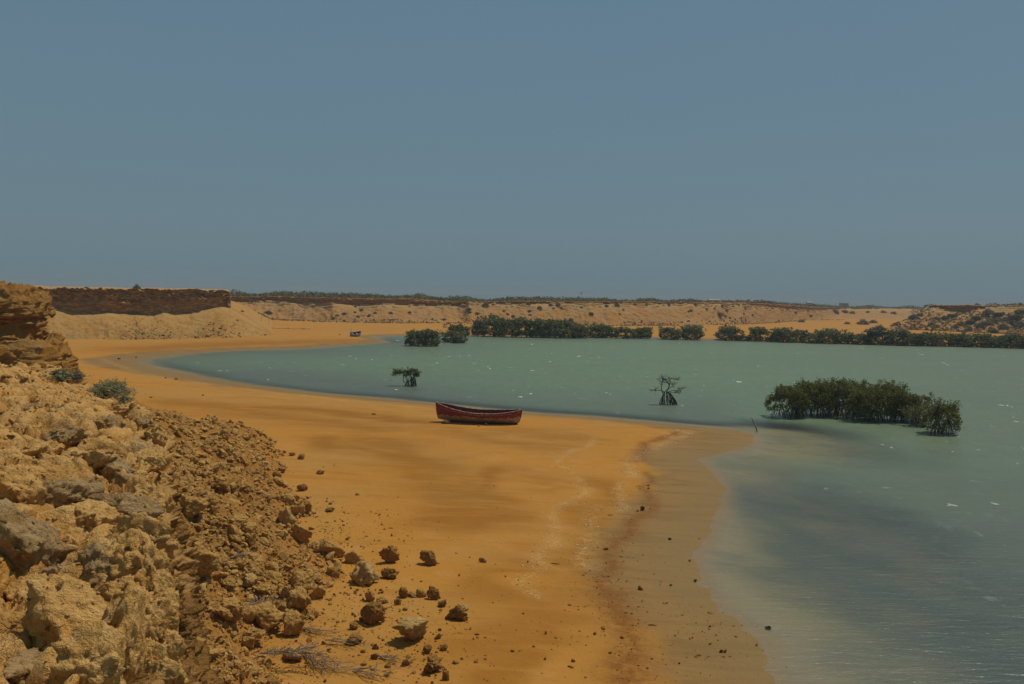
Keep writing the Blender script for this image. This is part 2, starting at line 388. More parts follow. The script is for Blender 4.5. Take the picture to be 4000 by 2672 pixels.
# bed of the lagoon
bedc = M.mix(M.ramp(M.noise(M.pos((0.4, 0.6, 1)), 0.5, 5, 0.7), 0.4, 0.64), (0.32, 0.21, 0.080), (0.20, 0.145, 0.065))
bedc = M.mix(M.attr('weed'), bedc, (0.085, 0.078, 0.040))
c = M.mix(M.attr('under'), c, bedc)
rg = M.math('SUBTRACT', 0.95, M.math('MULTIPLY', M.attr('wet'), 0.22))
hh = M.math('ADD', M.math('MULTIPLY', n_md, 0.5), M.math('MULTIPLY', n_fi, 0.25))
hh = M.math('ADD', hh, M.math('MULTIPLY', M.noise(p, 3.2, 4, 0.6), 0.7))
M_sand = M.done(M.principled(c, rg, M.bump(hh, 0.7, 0.09), 0.12))
under = 1 - sstep(-0.10, 0.02, z)
weed = np.maximum.reduce([
    band([(2850, 1900), (3100, 2020), (3350, 2200), (3600, 2330), (3850, 2480), (4100, 2640), (4300, 2800)], 2.6, 0, warp=3) * 1.0,
    0.8 * band([(3800, 2600), (4200, 2700)], 4, 0, warp=3),
    0.15 * band([(3000, 1680), (3250, 1750), (3500, 1740)], 3.5, 0, warp=3),
    0.05 * band([(2900, 1610), (2600, 1590), (2300, 1585), (2000, 1565), (1700, 1545), (1450, 1520), (1200, 1500), (1000, 1475)], 4.2, 0, warp=3),
    0.4 * band([(1300, 1370), (1000, 1380), (750, 1395), (620, 1410)], 4, 0, warp=3),
    0.6 * band([(1500, 1325), (1600, 1340), (1400, 1355)], 4, 0, warp=3)])
weed = np.clip(weed * (0.85 + 0.35 * fbm(np.c_[Q, Q[:, :1] * 0] * np.array([0.12, 0.2, 1]), 4, 77)), 0, 1)
ground = mesh_from('beach', np.c_[Q, z], grid_faces(len(ang), len(rad))[:, ::-1], M_sand,
                   attrs=dict(wet=wet, shell=shell, darkband=darkb, ochre=ochre, weed=weed, under=under, soak=soak))
struct(ground)

# ---------------------------------------------------------------- water
WA, WR = np.meshgrid(np.concatenate([np.linspace(-0.66, 0.66, 420), np.linspace(0.67, 1.5, 60)]), np.unique(np.concatenate([CZ * F / np.linspace(2600, 138, 520), [235, 260, 330]])), indexing='ij')
WQ = np.c_[(np.sin(WA) * WR).ravel(), (np.cos(WA) * WR).ravel()]
wsd = shore_sd(WQ)
keep = wsd < 2.5
dep = np.clip(-bed_z(WQ, wsd), 0, 5)
wpx, wpy = PX(np.c_[WQ, np.zeros(len(WQ))])
wn3 = np.c_[WQ, np.zeros(len(WQ))]
wob = fbm(wn3 * np.array([0.05, 0.1, 1]), 4, 55)
# how milky the water is: stirred up far out, clear over the shallows by the near shore
milk = sstep(0.5, 9, -wsd + 3 * wob) * (1 - 0.25 * sstep(1700, 2300, wpy + 90 * wob))
nearfade = sstep(-700, 500, (wpx - 2900) - 1.05 * (wpy - 1750) + 200 * wob)
nf_ = sstep(1520, 1680, wpy + 40 * wob + 0.02 * (wpx - 2600)); milk = milk * (1 - nf_ + nf_ * (0.62 + 0.34 * nearfade))
_Q = Q; _wv = wv
def wband(pts, w):
    L = pxline(pts, 0.0); Qw = WQ.copy(); Qw[:, 0] += 3 * fbm(wn3 * 0.25, 3, 31); Qw[:, 1] += 1.5 * fbm(wn3 * 0.3, 3, 37); return np.exp(-(seg_dist(Qw, L) / w) ** 2)
clear = np.maximum(wband([(2850, 1900), (3100, 2020), (3350, 2200), (3600, 2330), (3850, 2480), (4100, 2640), (4400, 2850)], 4.2), 0.35 * wband([(3000, 1740), (3250, 1790), (3500, 1800)], 4))
openside = (1 - sstep(1640, 1700, wpy)) * (1 - sstep(2750, 3000, wpx)); mud = openside * sstep(0.0, 5.0, -wsd + wob)
milk = np.maximum(milk, 0.88 * mud)
shal = openside * np.exp(-(np.maximum(-wsd, 0) / 15.0) ** 2) * (0.95 + 0.35 * wob)
milk = milk * (1 - 0.55 * np.clip(clear, 0, 1))
green = (1 - sstep(1560, 2100, wpy + 60 * wob - 0.05 * (wpx - 2000))) * (1 - 0.55 * sstep(2500, 4200, wpx + 200 * wob))
WF = grid_faces(WA.shape[0], WA.shape[1])[:, ::-1]
WF = WF[keep[WF].all(1)]
t = NT('lagoon water')
m = t.math('SUBTRACT', 1.0, t.math('POWER', t.math('SUBTRACT', 1.0, t.attr('milk')), 2.0)); gcol = t.mix(t.attr('green'), (0.094, 0.102, 0.066), (0.142, 0.208, 0.108))
gcol = t.mix(t.math('MULTIPLY', t.attr('shal'), 0.9), gcol, (0.098, 0.105, 0.086))
gcol = t.mix(t.attr('clear'), gcol, (0.040, 0.052, 0.046))
nw = t.noise(t.pos((0.25, 0.9, 1)), 0.25, 4, 0.6)
gcol = t.mix(t.ramp(nw, 0.4, 0.65, 0, 0.35), gcol, (0.14, 0.165, 0.080))
foamn = t.noise(t.pos((0.75, 0.42, 1), rot=(0, 0, -0.06)), 1.0, 3, 0.75)
foamb = t.noise(t.pos((0.3, 0.5, 1)), 0.12, 3, 0.6)
gcol = t.mix(t.ramp(t.noise(t.pos((0.9, 0.40, 1), rot=(0, 0, -0.1)), 1.0, 6, 0.8), 0.44, 0.62, 0, 0.34), gcol, (0.080, 0.120, 0.062))
gcol = t.mix(t.ramp(t.noise(t.pos((1.3, 0.6, 1), rot=(0, 0, -0.1)), 1.0, 4, 0.8), 0.56, 0.70, 0, 0.30), gcol, (0.24, 0.29, 0.19))
foam = t.math('MULTIPLY', t.ramp(foamn, 0.655, 0.69), t.math('MULTIPLY', t.ramp(m, 0.35, 0.75), t.ramp(foamb, 0.42, 0.6, 0.1, 1.0)))
foam = t.math('MAXIMUM', foam, t.math('MULTIPLY', t.math('MULTIPLY', t.attr('edge'), 0.5), t.ramp(t.noise(t.pos((0.5, 3.0, 1)), 1.6, 5, 0.7), 0.60, 0.70)))
gcol = t.mix(foam, gcol, (0.80, 0.80, 0.74))
dif = t.n('BsdfDiffuse'); t.set(dif.inputs[0], gcol)
trn = t.n('BsdfTransparent'); t.set(trn.inputs[0], t.mix(t.attr('deep'), (1, 1, 1), (0.80, 0.87, 0.80)))
mx = t.n('MixShader'); t.set(mx.inputs[0], t.math('MAXIMUM', foam, t.math('MULTIPLY', m, 0.93))); t.link(trn.outputs[0], mx.inputs[1]); t.link(dif.outputs[0], mx.inputs[2])
gl = t.n('BsdfGlossy'); gl.inputs['Roughness'].default_value = 0.30; gl.inputs[0].default_value = (0.80, 0.84, 0.80, 1)
r1 = t.noise(t.pos((0.8, 3.2, 1), rot=(0, 0, -0.12)), 1.0, 4, 0.65, 0.5)
r2 = t.noise(t.pos((0.9, 2.4, 1), rot=(0, 0, 0.15)), 4.0, 3, 0.6)
hb = t.math('ADD', r1, t.math('MULTIPLY', r2, 0.35))
bp = t.bump(hb, 0.6, 0.06)
t.link(bp, gl.inputs['Normal']); 
fr = t.n('Fresnel'); fr.inputs[0].default_value = 1.33; t.link(bp, fr.inputs['Normal'])
bp2 = t.bump(hb, 0.35, 0.10); t.link(bp2, dif.inputs['Normal'])
mx2 = t.n('MixShader'); t.set(mx2.inputs[0], t.math('MULTIPLY', t.math('MULTIPLY', t.ramp(fr.outputs[0], 0.0, 1.0, 0.0, 0.22), t.ramp(t.attr('deep'), 0.0, 0.5, 0.75, 1.0)), t.math('SUBTRACT', 1.0, foam))); t.link(mx.outputs[0], mx2.inputs[1]); t.link(gl.outputs[0], mx2.inputs[2])
M_water = t.done(mx2.outputs[0])
edge = np.exp(-((wsd + 0.25) / 0.3) ** 2)
water = mesh_from('lagoon_water', np.c_[WQ, 0.004 * np.ones(len(WQ))], WF, M_water, attrs=dict(milk=milk, green=green, clear=np.clip(clear, 0, 1), shal=np.clip(shal, 0, 1), edge=edge, deep=1 - np.exp(np.minimum(wsd, 0) / 1.1)))
struct(water)

t = NT('open sea')
sp = t.pos((0.0012, 0.012, 1)); sn = t.noise(sp, 1.0, 4, 0.6)
surf = t.ramp(t.noise(t.pos((0.004, 0.02, 1)), 1.0, 5, 0.75), 0.66, 0.72)
scol = t.mix(t.ramp(sn, 0.4, 0.6), (0.10, 0.17, 0.17), (0.13, 0.19, 0.17))
scol = t.mix(surf, scol, (0.75, 0.76, 0.74))
M_sea = t.done(t.principled(scol, 0.25, t.bump(t.noise(t.pos((0.2, 0.6, 1)), 1.0, 4, 0.6), 0.5, 0.5), 0.5))
SA, SR = np.meshgrid(np.linspace(-1.4, 1.4, 80), [900, 1200, 1600, 2200, 3000, 5000, 9000, 20000], indexing='ij')
sea = mesh_from('sea', np.c_[(np.sin(SA) * SR).ravel(), (np.cos(SA) * SR).ravel(), np.full(SA.size, 0.0)], grid_faces(*SA.shape)[:, ::-1], M_sea)
struct(sea)

# ---------------------------------------------------------------- far cliffs: radial profiles
HOR = lambda x: 1103 + SLOPE * x
def cliff_mat(name, wall=(0.30, 0.135, 0.036), wall2=(0.44, 0.24, 0.080), pale=(0.44, 0.28, 0.125), slope=(0.385, 0.215, 0.080), top=(0.36, 0.20, 0.07), orange=(0.40, 0.19, 0.05), s=1.0):
    t = NT(name); p = t.pos((1, 1, 1)); kind = t.attr('part')     # 0 slope, 1 wall, 2 top
    n1 = t.noise(p, 0.25 * s, 5, 0.65, 0.3); n2 = t.noise(t.pos((0.6, 0.6, 2.2)), 1.3 * s, 5, 0.7); n3 = t.noise(p, 3.5 * s, 4, 0.75)
    cw = t.mix(t.ramp(n2, 0.42, 0.64), wall, wall2)
    cs = t.mix(t.ramp(n1, 0.4, 0.62), slope, orange)
    cs = t.mix(t.math('MULTIPLY', t.attr('pale'), t.ramp(n2, 0.35, 0.6)), cs, pale)
    cs = t.mix(t.math('MULTIPLY', t.attr('rubble'), t.ramp(n3, 0.46, 0.6)), cs, (0.20, 0.115, 0.045))
    c = t.mix(t.ramp(kind, 0.25, 0.6), cs, cw)
    c = t.mix(t.ramp(kind, 1.3, 1.7), c, t.mix(t.ramp(n1, 0.4, 0.6), top, wall2))
    c = t.mix(t.ramp(n3, 0.62, 0.74, 0, 0.5), c, (0.13, 0.07, 0.025))
    h = t.math('ADD', n2, t.math('MULTIPLY', n3, 0.5))
    return t.done(t.principled(c, 0.95, t.bump(h, 0.8, 0.18), 0.1))
M_far = cliff_mat('far cliff sandstone')
M_head = cliff_mat('headland sandstone', s=1.3, wall=(0.29, 0.155, 0.052), wall2=(0.50, 0.30, 0.11), slope=(0.42, 0.235, 0.072), orange=(0.40, 0.195, 0.045), pale=(0.45, 0.265, 0.095))

def polar_cliff(name, ctrl, mat, step=3.0, nwall=26, nslope=90, back=((4, 0.0), (25, -0.25), (80, -0.9), (200, -1.7), (500, -3.2), (1000, -6.2), (1400, -9)), seed=0, over=0.0, pale=None, rub=None, zf=0.35, gully=1.0, concave=1.25, wamp=0.5, ledges=1.0, fadewall=False):
    ctrl = np.array(ctrl, float)
    cp = np.arange(ctrl[0, 0], ctrl[-1, 0] + 1, step)
    C = [np.interp(cp, ctrl[:, 0], ctrl[:, k]) for k in range(1, ctrl.shape[1])]
    yt, D, yw, yf = C[:4]
    k1 = fbm(np.c_[cp * 0.02, cp * 0, cp * 0], 4, seed + 3)
    bk = C[4] if len(C) > 4 else np.zeros(len(cp))           # 1: no plateau behind, falls away
    hz_ = HOR(cp); D = D + (CZ - zf) * F / (yf - hz_); zt = CZ - (yt - hz_) * D / F; zw = CZ - (yw - hz_) * D / F
    wf0 = np.clip((zt - zw) / 0.4 - 0.15, 0, 1); zw = np.minimum(zw, zt - 0.05 - 0.25 * (1 - wf0))
    zt = zt + 0.10 * k1 + 0.06 * fbm(np.c_[cp * 0.11, cp * 0, cp * 0], 4, seed + 4)
    Df = (CZ - zf) * F / (yf - hz_) + 0.7 * k1
    dirs = W(cp, hz_ + 60, np.ones(len(cp)))[:, :2]
    rows = []; part = []; pal = []; rubb = []
    for b, dz in back[::-1]:
        zb = zt + dz
        zc = np.maximum(zt - b * 0.9, -1.5)
        rows.append((D + b, np.where(bk > 0.5, zc, zb))); part.append(2); pal.append(0); rubb.append(0)
    for s in np.linspace(1, 0, 5): rows.append((D + 1.6 * s, zt - 0.0 * s)); part.append(2 if s > 0.05 else 1.5); pal.append(0); rubb.append(0)
    for s in np.linspace(0, 1, nwall)[1:]:
        rows.append((D + over * 4 * s * (1 - 0.3 * s) * (zt - zw) * 0.15 - (1 - wf0) * 0.8 * s, zt + (zw - zt) * s)); part.append(1); pal.append(0); rubb.append(0)
    Dw = rows[-1][0]
    for s in np.linspace(0, 1, nslope)[1:]:
        rows.append((Dw + (Df - Dw) * s, zf - 0.25 * (s > 0.995) + (zw - zf) * (1 - s) ** concave)); part.append(0)
        pal.append(1 - sstep(0.05, 0.3, s)); rubb.append(sstep(0.3, 0.9, s))
    Dm = np.stack([r[0] for r in rows], 1); Zm = np.stack([r[1] for r in rows], 1)
    nu, nv = Dm.shape
    wf = wf0[:, None]
    part = np.broadcast_to(np.array(part, float), (nu, nv)); pal = np.broadcast_to(np.array(pal, float), (nu, nv)); rubb = np.broadcast_to(np.array(rubb, float), (nu, nv))
    part = np.where(bk[:, None] > .5, part * wf, np.where(part < 1.6, part * wf, part)) if not fadewall else part * wf
    G = np.stack([dirs[:, :1] * Dm, dirs[:, 1:] * Dm, Zm], -1)
    N = -grid_normals(G); N = np.where((N[..., 2:] < -0.2), -N, N)
    P = G.reshape(-1, 3)
    wallm = np.exp(-((part - 1) / 0.45) ** 2).ravel() * np.broadcast_to(wf, (nu, nv)).ravel(); slopem = (part < 0.5).ravel() * 1.0
    fade = np.ones((nu, nv)); fade[:, :len(back)] = 0; 
    f1, f2, ci = worley(P * np.array([0.55, 0.55, 1.0]), seed)
    blk = np.minimum((f2 - f1) * 2.2, 1)
    fq, q1, q2 = facet(P * np.array([1.6, 1.6, 2.4]), seed + 3)
    hh_ = np.broadcast_to(((Zm - zw[:, None]) / np.maximum(zt - zw, 0.2)[:, None]), (nu, nv)).ravel()
    up_ = sstep(0.30, 0.55, hh_ + 0.25 * fbm(P * 0.25, 3, seed + 77))
    d = wallm * wamp * (0.35 * fbm(P * np.array([0.5, 0.5, 1.3]), 4, seed + 5) + (0.15 + 0.85 * up_) * (0.5 * blk + 0.55 * fq + 0.15 * np.minimum((q2 - q1) * 3, 1)) - 0.3 + 0.35 * up_)
    # slope: gullies running down it, ledges near the top, rubble near the bottom
    cpx = np.broadcast_to(cp[:, None], (nu, nv)).ravel(); u_m = cpx / F * 240
    gl_ = fbm(np.c_[u_m * (0.35 if ledges else 0.13), Dm.ravel() * 0.09, 0 * u_m + seed], 4, seed + 9)
    vv = np.broadcast_to(np.concatenate([np.zeros(nv - nslope + 1), np.linspace(0, 1, nslope)[1:]]), (nu, nv)).ravel()
    gmask = slopem * np.sin(np.clip(vv, 0, 1) * math.pi) ** 0.7
    d += gmask * gully * (0.55 * gl_ + 0.25 * fbm(P * 0.9, 4, seed + 21))
    d += slopem * ledges * pal.ravel() * 0.35 * (np.sin(P[:, 2] * 9 + 3 * fbm(P * 0.3, 2, 4)) > 0.2) * (fbm(P * 0.4, 2, seed + 8) > -0.1)
    rubm = rubb.ravel() * sstep(-0.1, 0.35, fbm(np.c_[u_m * 0.12, u_m * 0, u_m * 0 + 7 + seed], 3, seed + 2))
    d += rubm * slopem * 0.16 * (1 - np.minimum(f1 * 1.2, 1))
    P2 = P + N.reshape(-1, 3) * (d * fade.ravel())[:, None]
    return struct(mesh_from(name, P2, grid_faces(nu, nv), mat, attrs=dict(part=part.ravel(), pale=pal.ravel(), rubble=rubm)))

polar_cliff('far_cliff', [
    (700, 1154, 20, 1168, 1250), (860, 1156, 18, 1172, 1252), (900, 1157, 17, 1182, 1250), (930, 1157, 17, 1180, 1250), (1060, 1159, 15, 1174, 1252), (1160, 1161, 15, 1183, 1255), (1300, 1164, 14, 1184, 1262), (1380, 1165, 14, 1190, 1263), (1500, 1167, 13, 1189, 1265), (1620, 1168, 13, 1191, 1265),
    (1700, 1174, 13, 1195, 1265), (1790, 1178, 13, 1192, 1266), (1830, 1178, 13, 1182, 1268), (2000, 1177, 13, 1186, 1270), (2200, 1178, 14, 1184, 1272), (2300, 1177, 15, 1185, 1275), (2500, 1179, 15, 1185, 1276),
    (2700, 1181, 15, 1186, 1275), (2900, 1183, 15, 1186, 1270), (2950, 1185, 15, 1191, 1268), (3050, 1190, 15, 1203, 1262), (3180, 1199, 18, 1211, 1252), (3250, 1202, 30, 1207, 1247), (3290, 1203, 55, 1206, 1246), (3550, 1206, 55, 1208, 1250), (4300, 1222, 55, 1226, 1262)],
    M_far, seed=11)
polar_cliff('headland_cliff', [
    (60, 1120, 12, 1195, 1335), (215, 1127, 12, 1200, 1333), (280, 1129, 12, 1220, 1333), (330, 1129, 12, 1226, 1333), (420, 1130, 12, 1222, 1332), (520, 1131, 13, 1228, 1330), (600, 1132, 14, 1231, 1330), (640, 1132, 14, 1216, 1329), (680, 1133, 14, 1226, 1328),
    (740, 1133, 15, 1224, 1328), (800, 1134, 16, 1208, 1327), (860, 1135, 16, 1198, 1325), (884, 1136, 16, 1199, 1324), (894, 1140, 15.5, 1200, 1323), (902, 1200, 15, 1200.5, 1322, ), (930, 1214, 15, 1214.5, 1320), (1000, 1258, 13, 1258.5, 1316), (1050, 1292, 9, 1292.5, 1313), (1080, 1309, 6, 1309.2, 1311)],
    M_head, step=2.5, nwall=60, nslope=110, seed=31, over=0.5, gully=0.8,
    back=((3, 0.0), (12, 0.0), (30, 0.05), (60, 0.05), (120, 0.0), (200, -1.5), (300, -10)), wamp=0.8, ledges=0.0, fadewall=True)
polar_cliff('right_cliff', [
    (3470, 1284, 2, 1285, 1291), (3540, 1250, 14, 1253, 1292), (3600, 1217, 22, 1224, 1293), (3625, 1196, 24, 1206, 1293), (3645, 1191, 24, 1198, 1294), (3700, 1192, 24, 1214, 1297), (3780, 1193, 24, 1220, 1302), (3830, 1195, 25, 1203, 1304),
    (3900, 1196, 26, 1201, 1306), (4000, 1197, 26, 1201, 1312), (4400, 1202, 26, 1207, 1330)], M_far, seed=51, gully=1.1, concave=1.05, back=((4, 0.0), (25, -0.25), (60, -0.9), (120, -3.7), (160, -8)), wamp=0.8)

# ---------------------------------------------------------------- swept rock: ledge in the foreground and the near cliff
def swept(name, edge, prof, mat, amp, us, seed=0, extra=None):
    """edge: (n,2) line, land on its left; prof(u) -> list of (offset outwards, z)"""
    L = np.asarray(edge, float); s = np.r_[0, np.cumsum(np.hypot(*np.diff(L, axis=0).T))]
    E = np.stack([np.interp(us, s, L[:, k]) for k in (0, 1)], 1)
    T = np.gradient(E, axis=0)
    k = 15
    ker = np.ones(2 * k + 1) / (2 * k + 1)
    T = np.stack([np.convolve(np.pad(T[:, i], k, 'edge'), ker, 'valid') for i in (0, 1)], 1)
    T /= np.linalg.norm(T, axis=1, keepdims=True)
    Nn = np.stack([T[:, 1], -T[:, 0]], 1)
    O, Z = prof(E, us)
    G = np.concatenate([E[:, None, :] + Nn[:, None, :] * O[..., None], Z[..., None]], -1)
    N = grid_normals(G)
    return G, N
def resample_prof(ctrl_o, ctrl_z, nv, dens=None):
    """ctrl arrays (nu, k) -> dense (nu, nv); nv spread by ctrl index weights"""
    kk = ctrl_o.shape[1]; w = np.array(dens, float); c = np.r_[0, np.cumsum(w)]; c /= c[-1]
    tt = np.linspace(0, 1, nv)
    idx = np.clip(np.searchsorted(c, tt, side='right') - 1, 0, kk - 2); f = (tt - c[idx]) / (c[idx + 1] - c[idx]); f = np.clip(f, 0, 1)
    return ctrl_o[:, idx] * (1 - f) + ctrl_o[:, idx + 1] * f, ctrl_z[:, idx] * (1 - f) + ctrl_z[:, idx + 1] * f

ZL = 6.5
ed_px = np.array([(150, 3600), (300, 2900), (350, 2672), (420, 2450), (510, 2250), (585, 2060), (612, 1900), (615, 1780), (603, 1680), (560, 1610), (500, 1560), (440, 1525), (324, 1495), (203, 1471), (73, 1432), (-60, 1400), (-400, 1370)], float)
EDGE = smooth_line(np.vstack([[[0.6, 0.5]], U(ed_px[:, 0], ed_px[:, 1], ZL)[:, :2]]), 5)
Ls = np.r_[0, np.cumsum(np.hypot(*np.diff(EDGE, axis=0).T))]
dcam = np.hypot(*EDGE.T)
cnt = np.cumsum(np.r_[0, np.diff(Ls) / np.maximum(0.5 * (dcam[1:] + dcam[:-1]), 3.0)])
NU = 1000
us = np.interp(np.linspace(0, cnt[-1], NU), cnt, Ls)
def prof_ledge(E, u):
    n = len(u); n1 = fbm(np.c_[u * 0.35, u * 0, u * 0], 3, 3)
    z0 = ZL + 0.12 * n1
    D = E[:, 1]
    k = np.stack
    nr = 1 - sstep(8, 16, D)                                            # stepped ledges only near the viewer
    stepo = 0.10 * nr
    o = k([0 * u - 40, 0 * u - 16, 0 * u - 7, 0 * u - 3.2, 0 * u - 1.2, 0 * u - 0.15, 0.05 + 0 * u, 0.12 + 0.05 * nr, 0.2 + stepo * 0.9, 0.28 + stepo, 0.40 + stepo, 0.60 + stepo, 0.8 + stepo], 1)
    z = k([z0 + 0.9, z0 + 0.55, z0 + 0.35, z0 + 0.2, z0 + 0.12, z0, z0 - 0.25, z0 - 0.8, z0 - 1.0 - 0.25 * nr, z0 - 1.9, z0 - 2.9, z0 - 5.2, z0 - 7.5], 1)
    return resample_prof(o, z, 760, [0.25, 1.2, 2.0, 2.6, 1.9, 0.6, 0.9, 0.7, 0.8, 0.9, 1.1, 0.4])
G, N = swept('ledge', EDGE, prof_ledge, None, None, us)
P = G.reshape(-1, 3).copy(); Nf = N.reshape(-1, 3)
Nf = Nf / (np.linalg.norm(Nf, axis=1, keepdims=True) + 1e-9)
Nf = np.where(Nf[:, 2:3] < -0.3, -Nf, Nf)
def rock_disp(P, s=0, big=1.0, scale=1.0, wall=None):
    Pw = P / scale + 0.22 * np.stack([fbm(P / scale * 1.1 + k * 31, 4, s + k) for k in range(3)], 1)
    cL, l1, l2 = facet(Pw * np.array([0.55, 0.55, 0.9]), s + 50)
    ca, f1, f2 = facet(Pw * np.array([1.5, 1.5, 2.0]), s + 100)
    cb, g1, g2 = facet(Pw * np.array([4.2, 4.2, 5.0]), s + 200)
    cc, h1, h2 = facet(Pw * np.array([11.0, 11.0, 12.0]), s + 300)
    e = lambda a, b, w: 1 - np.exp(-((b - a) / w) ** 1.25)
    lo = fbm(P / scale * 0.7 + 9, 4, s + 41)
    nearv = 1 - sstep(7.0, 12.0, np.hypot(P[:, 0], P[:, 1]))
    msk = sstep(0.0, 0.35, lo - 0.3 * nearv)                       # crumbled ground between the big blocks
    w_ = np.ones(len(P)) if wall is None else 0.45 + 0.55 * wall
    EL = e(l1, l2, 0.10); E1 = e(f1, f2, 0.22)
    d = 0.30 * EL + 0.30 * cL * w_                                    # large masses, deep joints
    d += (0.17 * E1 + 0.10 * ca * w_) * big * (1 - 0.45 * msk)        # blocks half a metre wide
    d += (1 - 0.4 * nearv) * ((0.025 + 0.035 * msk) * e(g1, g2, 0.2) + (0.02 + 0.02 * msk) * cb) + 0.04 * msk * (1 - g1)
    wq = 0 if wall is None else wall
    d += (0.006 + 0.016 * msk + 0.035 * wq) * (e(h1, h2, 0.3) + cc) + wq * 0.07 * (e(g1, g2, .2) + cb)
    d += 0.05 * fbm(P / scale * 1.3, 3, s + 60) * w_ + 0.028 * fbm(P / scale * 5, 5, s + 66, 0.6)
    global LASTCAV
    LASTCAV = np.clip((1 - sstep(0.1, 0.55, E1)) * 0.8 + (1 - sstep(0.1, 0.6, EL)) + 0.6 * msk * sstep(0.3, 0.7, g1), 0, 1)
    return d * scale
dr = rock_disp(P, 7, wall=sstep(0.85, 0.5, Nf[:, 2]) if False else 1 - sstep(0.5, 0.85, Nf[:, 2]))
tang = np.stack([fbm(P * 1.3 + 50, 3, 71), fbm(P * 1.3 + 90, 3, 72), 0 * P[:, 0]], 1) * 0.10
P2 = P + Nf * ((dr - 0.42) * (1 - 0.45 * (1 - sstep(0.35, 0.8, Nf[:, 2]))))[:, None] + tang
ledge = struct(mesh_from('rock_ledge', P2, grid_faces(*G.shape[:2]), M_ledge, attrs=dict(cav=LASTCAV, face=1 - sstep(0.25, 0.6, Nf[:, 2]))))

# the near cliff with an undercut, behind the gully
C0 = W(np.array([55.0]), np.array([1120.0]), np.array([42.0]))[0]
edge2 = np.array([(-95, 18), (-62, 30), (-44, 37), (-34, 38.5), (-27, 40.0), (C0[0] - 0.6, C0[1] - 1.0), (C0[0] + 0.15, C0[1] + 0.6), (C0[0] - 1.2, C0[1] + 4), (-32, 54), (-52, 72), (-80, 100), (-95, 128)])
edge2 = smooth_line(edge2, 8)
L2 = np.r_[0, np.cumsum(np.hypot(*np.diff(edge2, axis=0).T))]
us2 = np.unique(np.concatenate([np.linspace(0, L2[-1], 150), np.linspace(L2[12], L2[66], 620)]))
def prof_near(E, u):
    n1 = fbm(np.c_[u * 0.5, u * 0, u * 0], 3, 13); z0 = 8.44 + 0.04 * n1
    q = 0 * u; k = np.stack
    corner = np.exp(-(np.hypot(E[:, 0] - C0[0], E[:, 1] - C0[1]) / 3.0) ** 2)
    nn = fbm(np.c_[u * 0.8, u * 0 + 9, u * 0], 3, 15)
    rec = np.clip(0.5 + 0.9 * nn, 0.1, 1.3) * (1 - 0.75 * corner)          # depth of the recess under the cap
    t2 = 1.5 * corner + 0.4
    dc = np.hypot(E[:, 0] - C0[0], E[:, 1] - C0[1]); lim = lambda v: -np.minimum(v, 0.15 + 0.75 * dc)
    o = k([lim(60), lim(25) , lim(10), lim(4), lim(1.2), q - 0.1, q + 0.35, q + 0.5, q - rec * 0.6 + .2, q - rec * 1.0 + .2, q - rec * 0.7 + .3, q + 0.3, q + t2 * 0.7, q + t2 + .1, q + t2 + 0.3, q + t2 + 0.6, q + t2 + 1.0, q + t2 + 3.5], 1)
    z = k([z0 - .3, z0 - .1, z0 + 0.0, z0 + .02, z0, z0 - 0.05, z0 - 0.5, z0 - 1.15, z0 - 1.3, z0 - 1.8, z0 - 2.3, z0 - 2.45, z0 - 2.55 - .3 * nn, z0 - 3.0, z0 - 3.8, z0 - 5.1, z0 - 6.7, z0 - 8.9], 1)
    return resample_prof(o, z, 420, [.15, .3, .5, .7, .8, .6, .9, .5, .7, .7, .4, .6, .6, .9, 1.0, .8, .3])
G, N = swept('near_cliff', edge2, prof_near, None, None, us2)
P = G.reshape(-1, 3).copy(); Nf = N.reshape(-1, 3)
dr = rock_disp(P, 27, 0.9, 1.0, wall=0.35 * np.ones(len(P)))
lay = 0.06 * fbm(P * np.array([0.8, 0.8, 5.0]), 3, 95)
tang = np.stack([fbm(P * 0.9 + 50, 3, 73), fbm(P * 0.9 + 90, 3, 74), 0 * P[:, 0]], 1) * 0.15
P2 = P + Nf * 0.8 * ((dr - 0.40) * (0.35 + 0.65 * (Nf[:, 2] < 0.9)) + lay * (Nf[:, 2] < 0.8))[:, None] + tang
M_near = rock_mat('near cliff rock', pale=(0.40, 0.235, 0.075), mid=(0.33, 0.16, 0.040), dirt=(0.38, 0.165, 0.028), dark=(0.16, 0.075, 0.02), sc_=0.8, bumpd=0.04)
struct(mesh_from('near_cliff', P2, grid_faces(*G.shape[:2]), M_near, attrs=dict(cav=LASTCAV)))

# ---------------------------------------------------------------- slope of rubble below the ledge
ft = np.array([(420, 1600), (590, 1632), (660, 1660), (760, 1712), (900, 1722), (1010, 1730), (1080, 1790), (1090, 1840), (1150, 1920), (1190, 1960), (1230, 2010), (1255, 2080), (1320, 2150), (1330, 2230), (1290, 2330), (1240, 2400), (1150, 2450), (1050, 2530), (1000, 2620), (970, 2720), (930, 2900), (900, 3200), (850, 3900)], float)
FOOT = smooth_line(np.vstack([[[-70, 30], [-52, 40], [-38, 50]], U(ft[:, 0], ft[:, 1], 0.4)[:, :2]]), 5)
FP = np.vstack([FOOT, [[-3, 2], [-70, 2]]])
def talus_h_(Q):
    d = seg_dist(Q, FOOT); d = np.where(inside(Q, FP), d, -d)
    P = np.c_[Q, 0 * Q[:, :1]]
    d = d + 0.9 * fbm(P * 0.45, 3, 121)
    h = np.where(d > 0, 4.9 * (1 - np.exp(-np.maximum(d, 0) / 8.6)), 0.22 * d)
    return h
TGX, TGY = np.meshgrid(np.arange(-62, 8, 0.2), np.arange(2, 74, 0.2), indexing='ij')
TGH = talus_h_(np.c_[TGX.ravel(), TGY.ravel()]).reshape(TGX.shape)
def talus_h(Q): return bil(TGH, -62, 2, 0.2, Q)
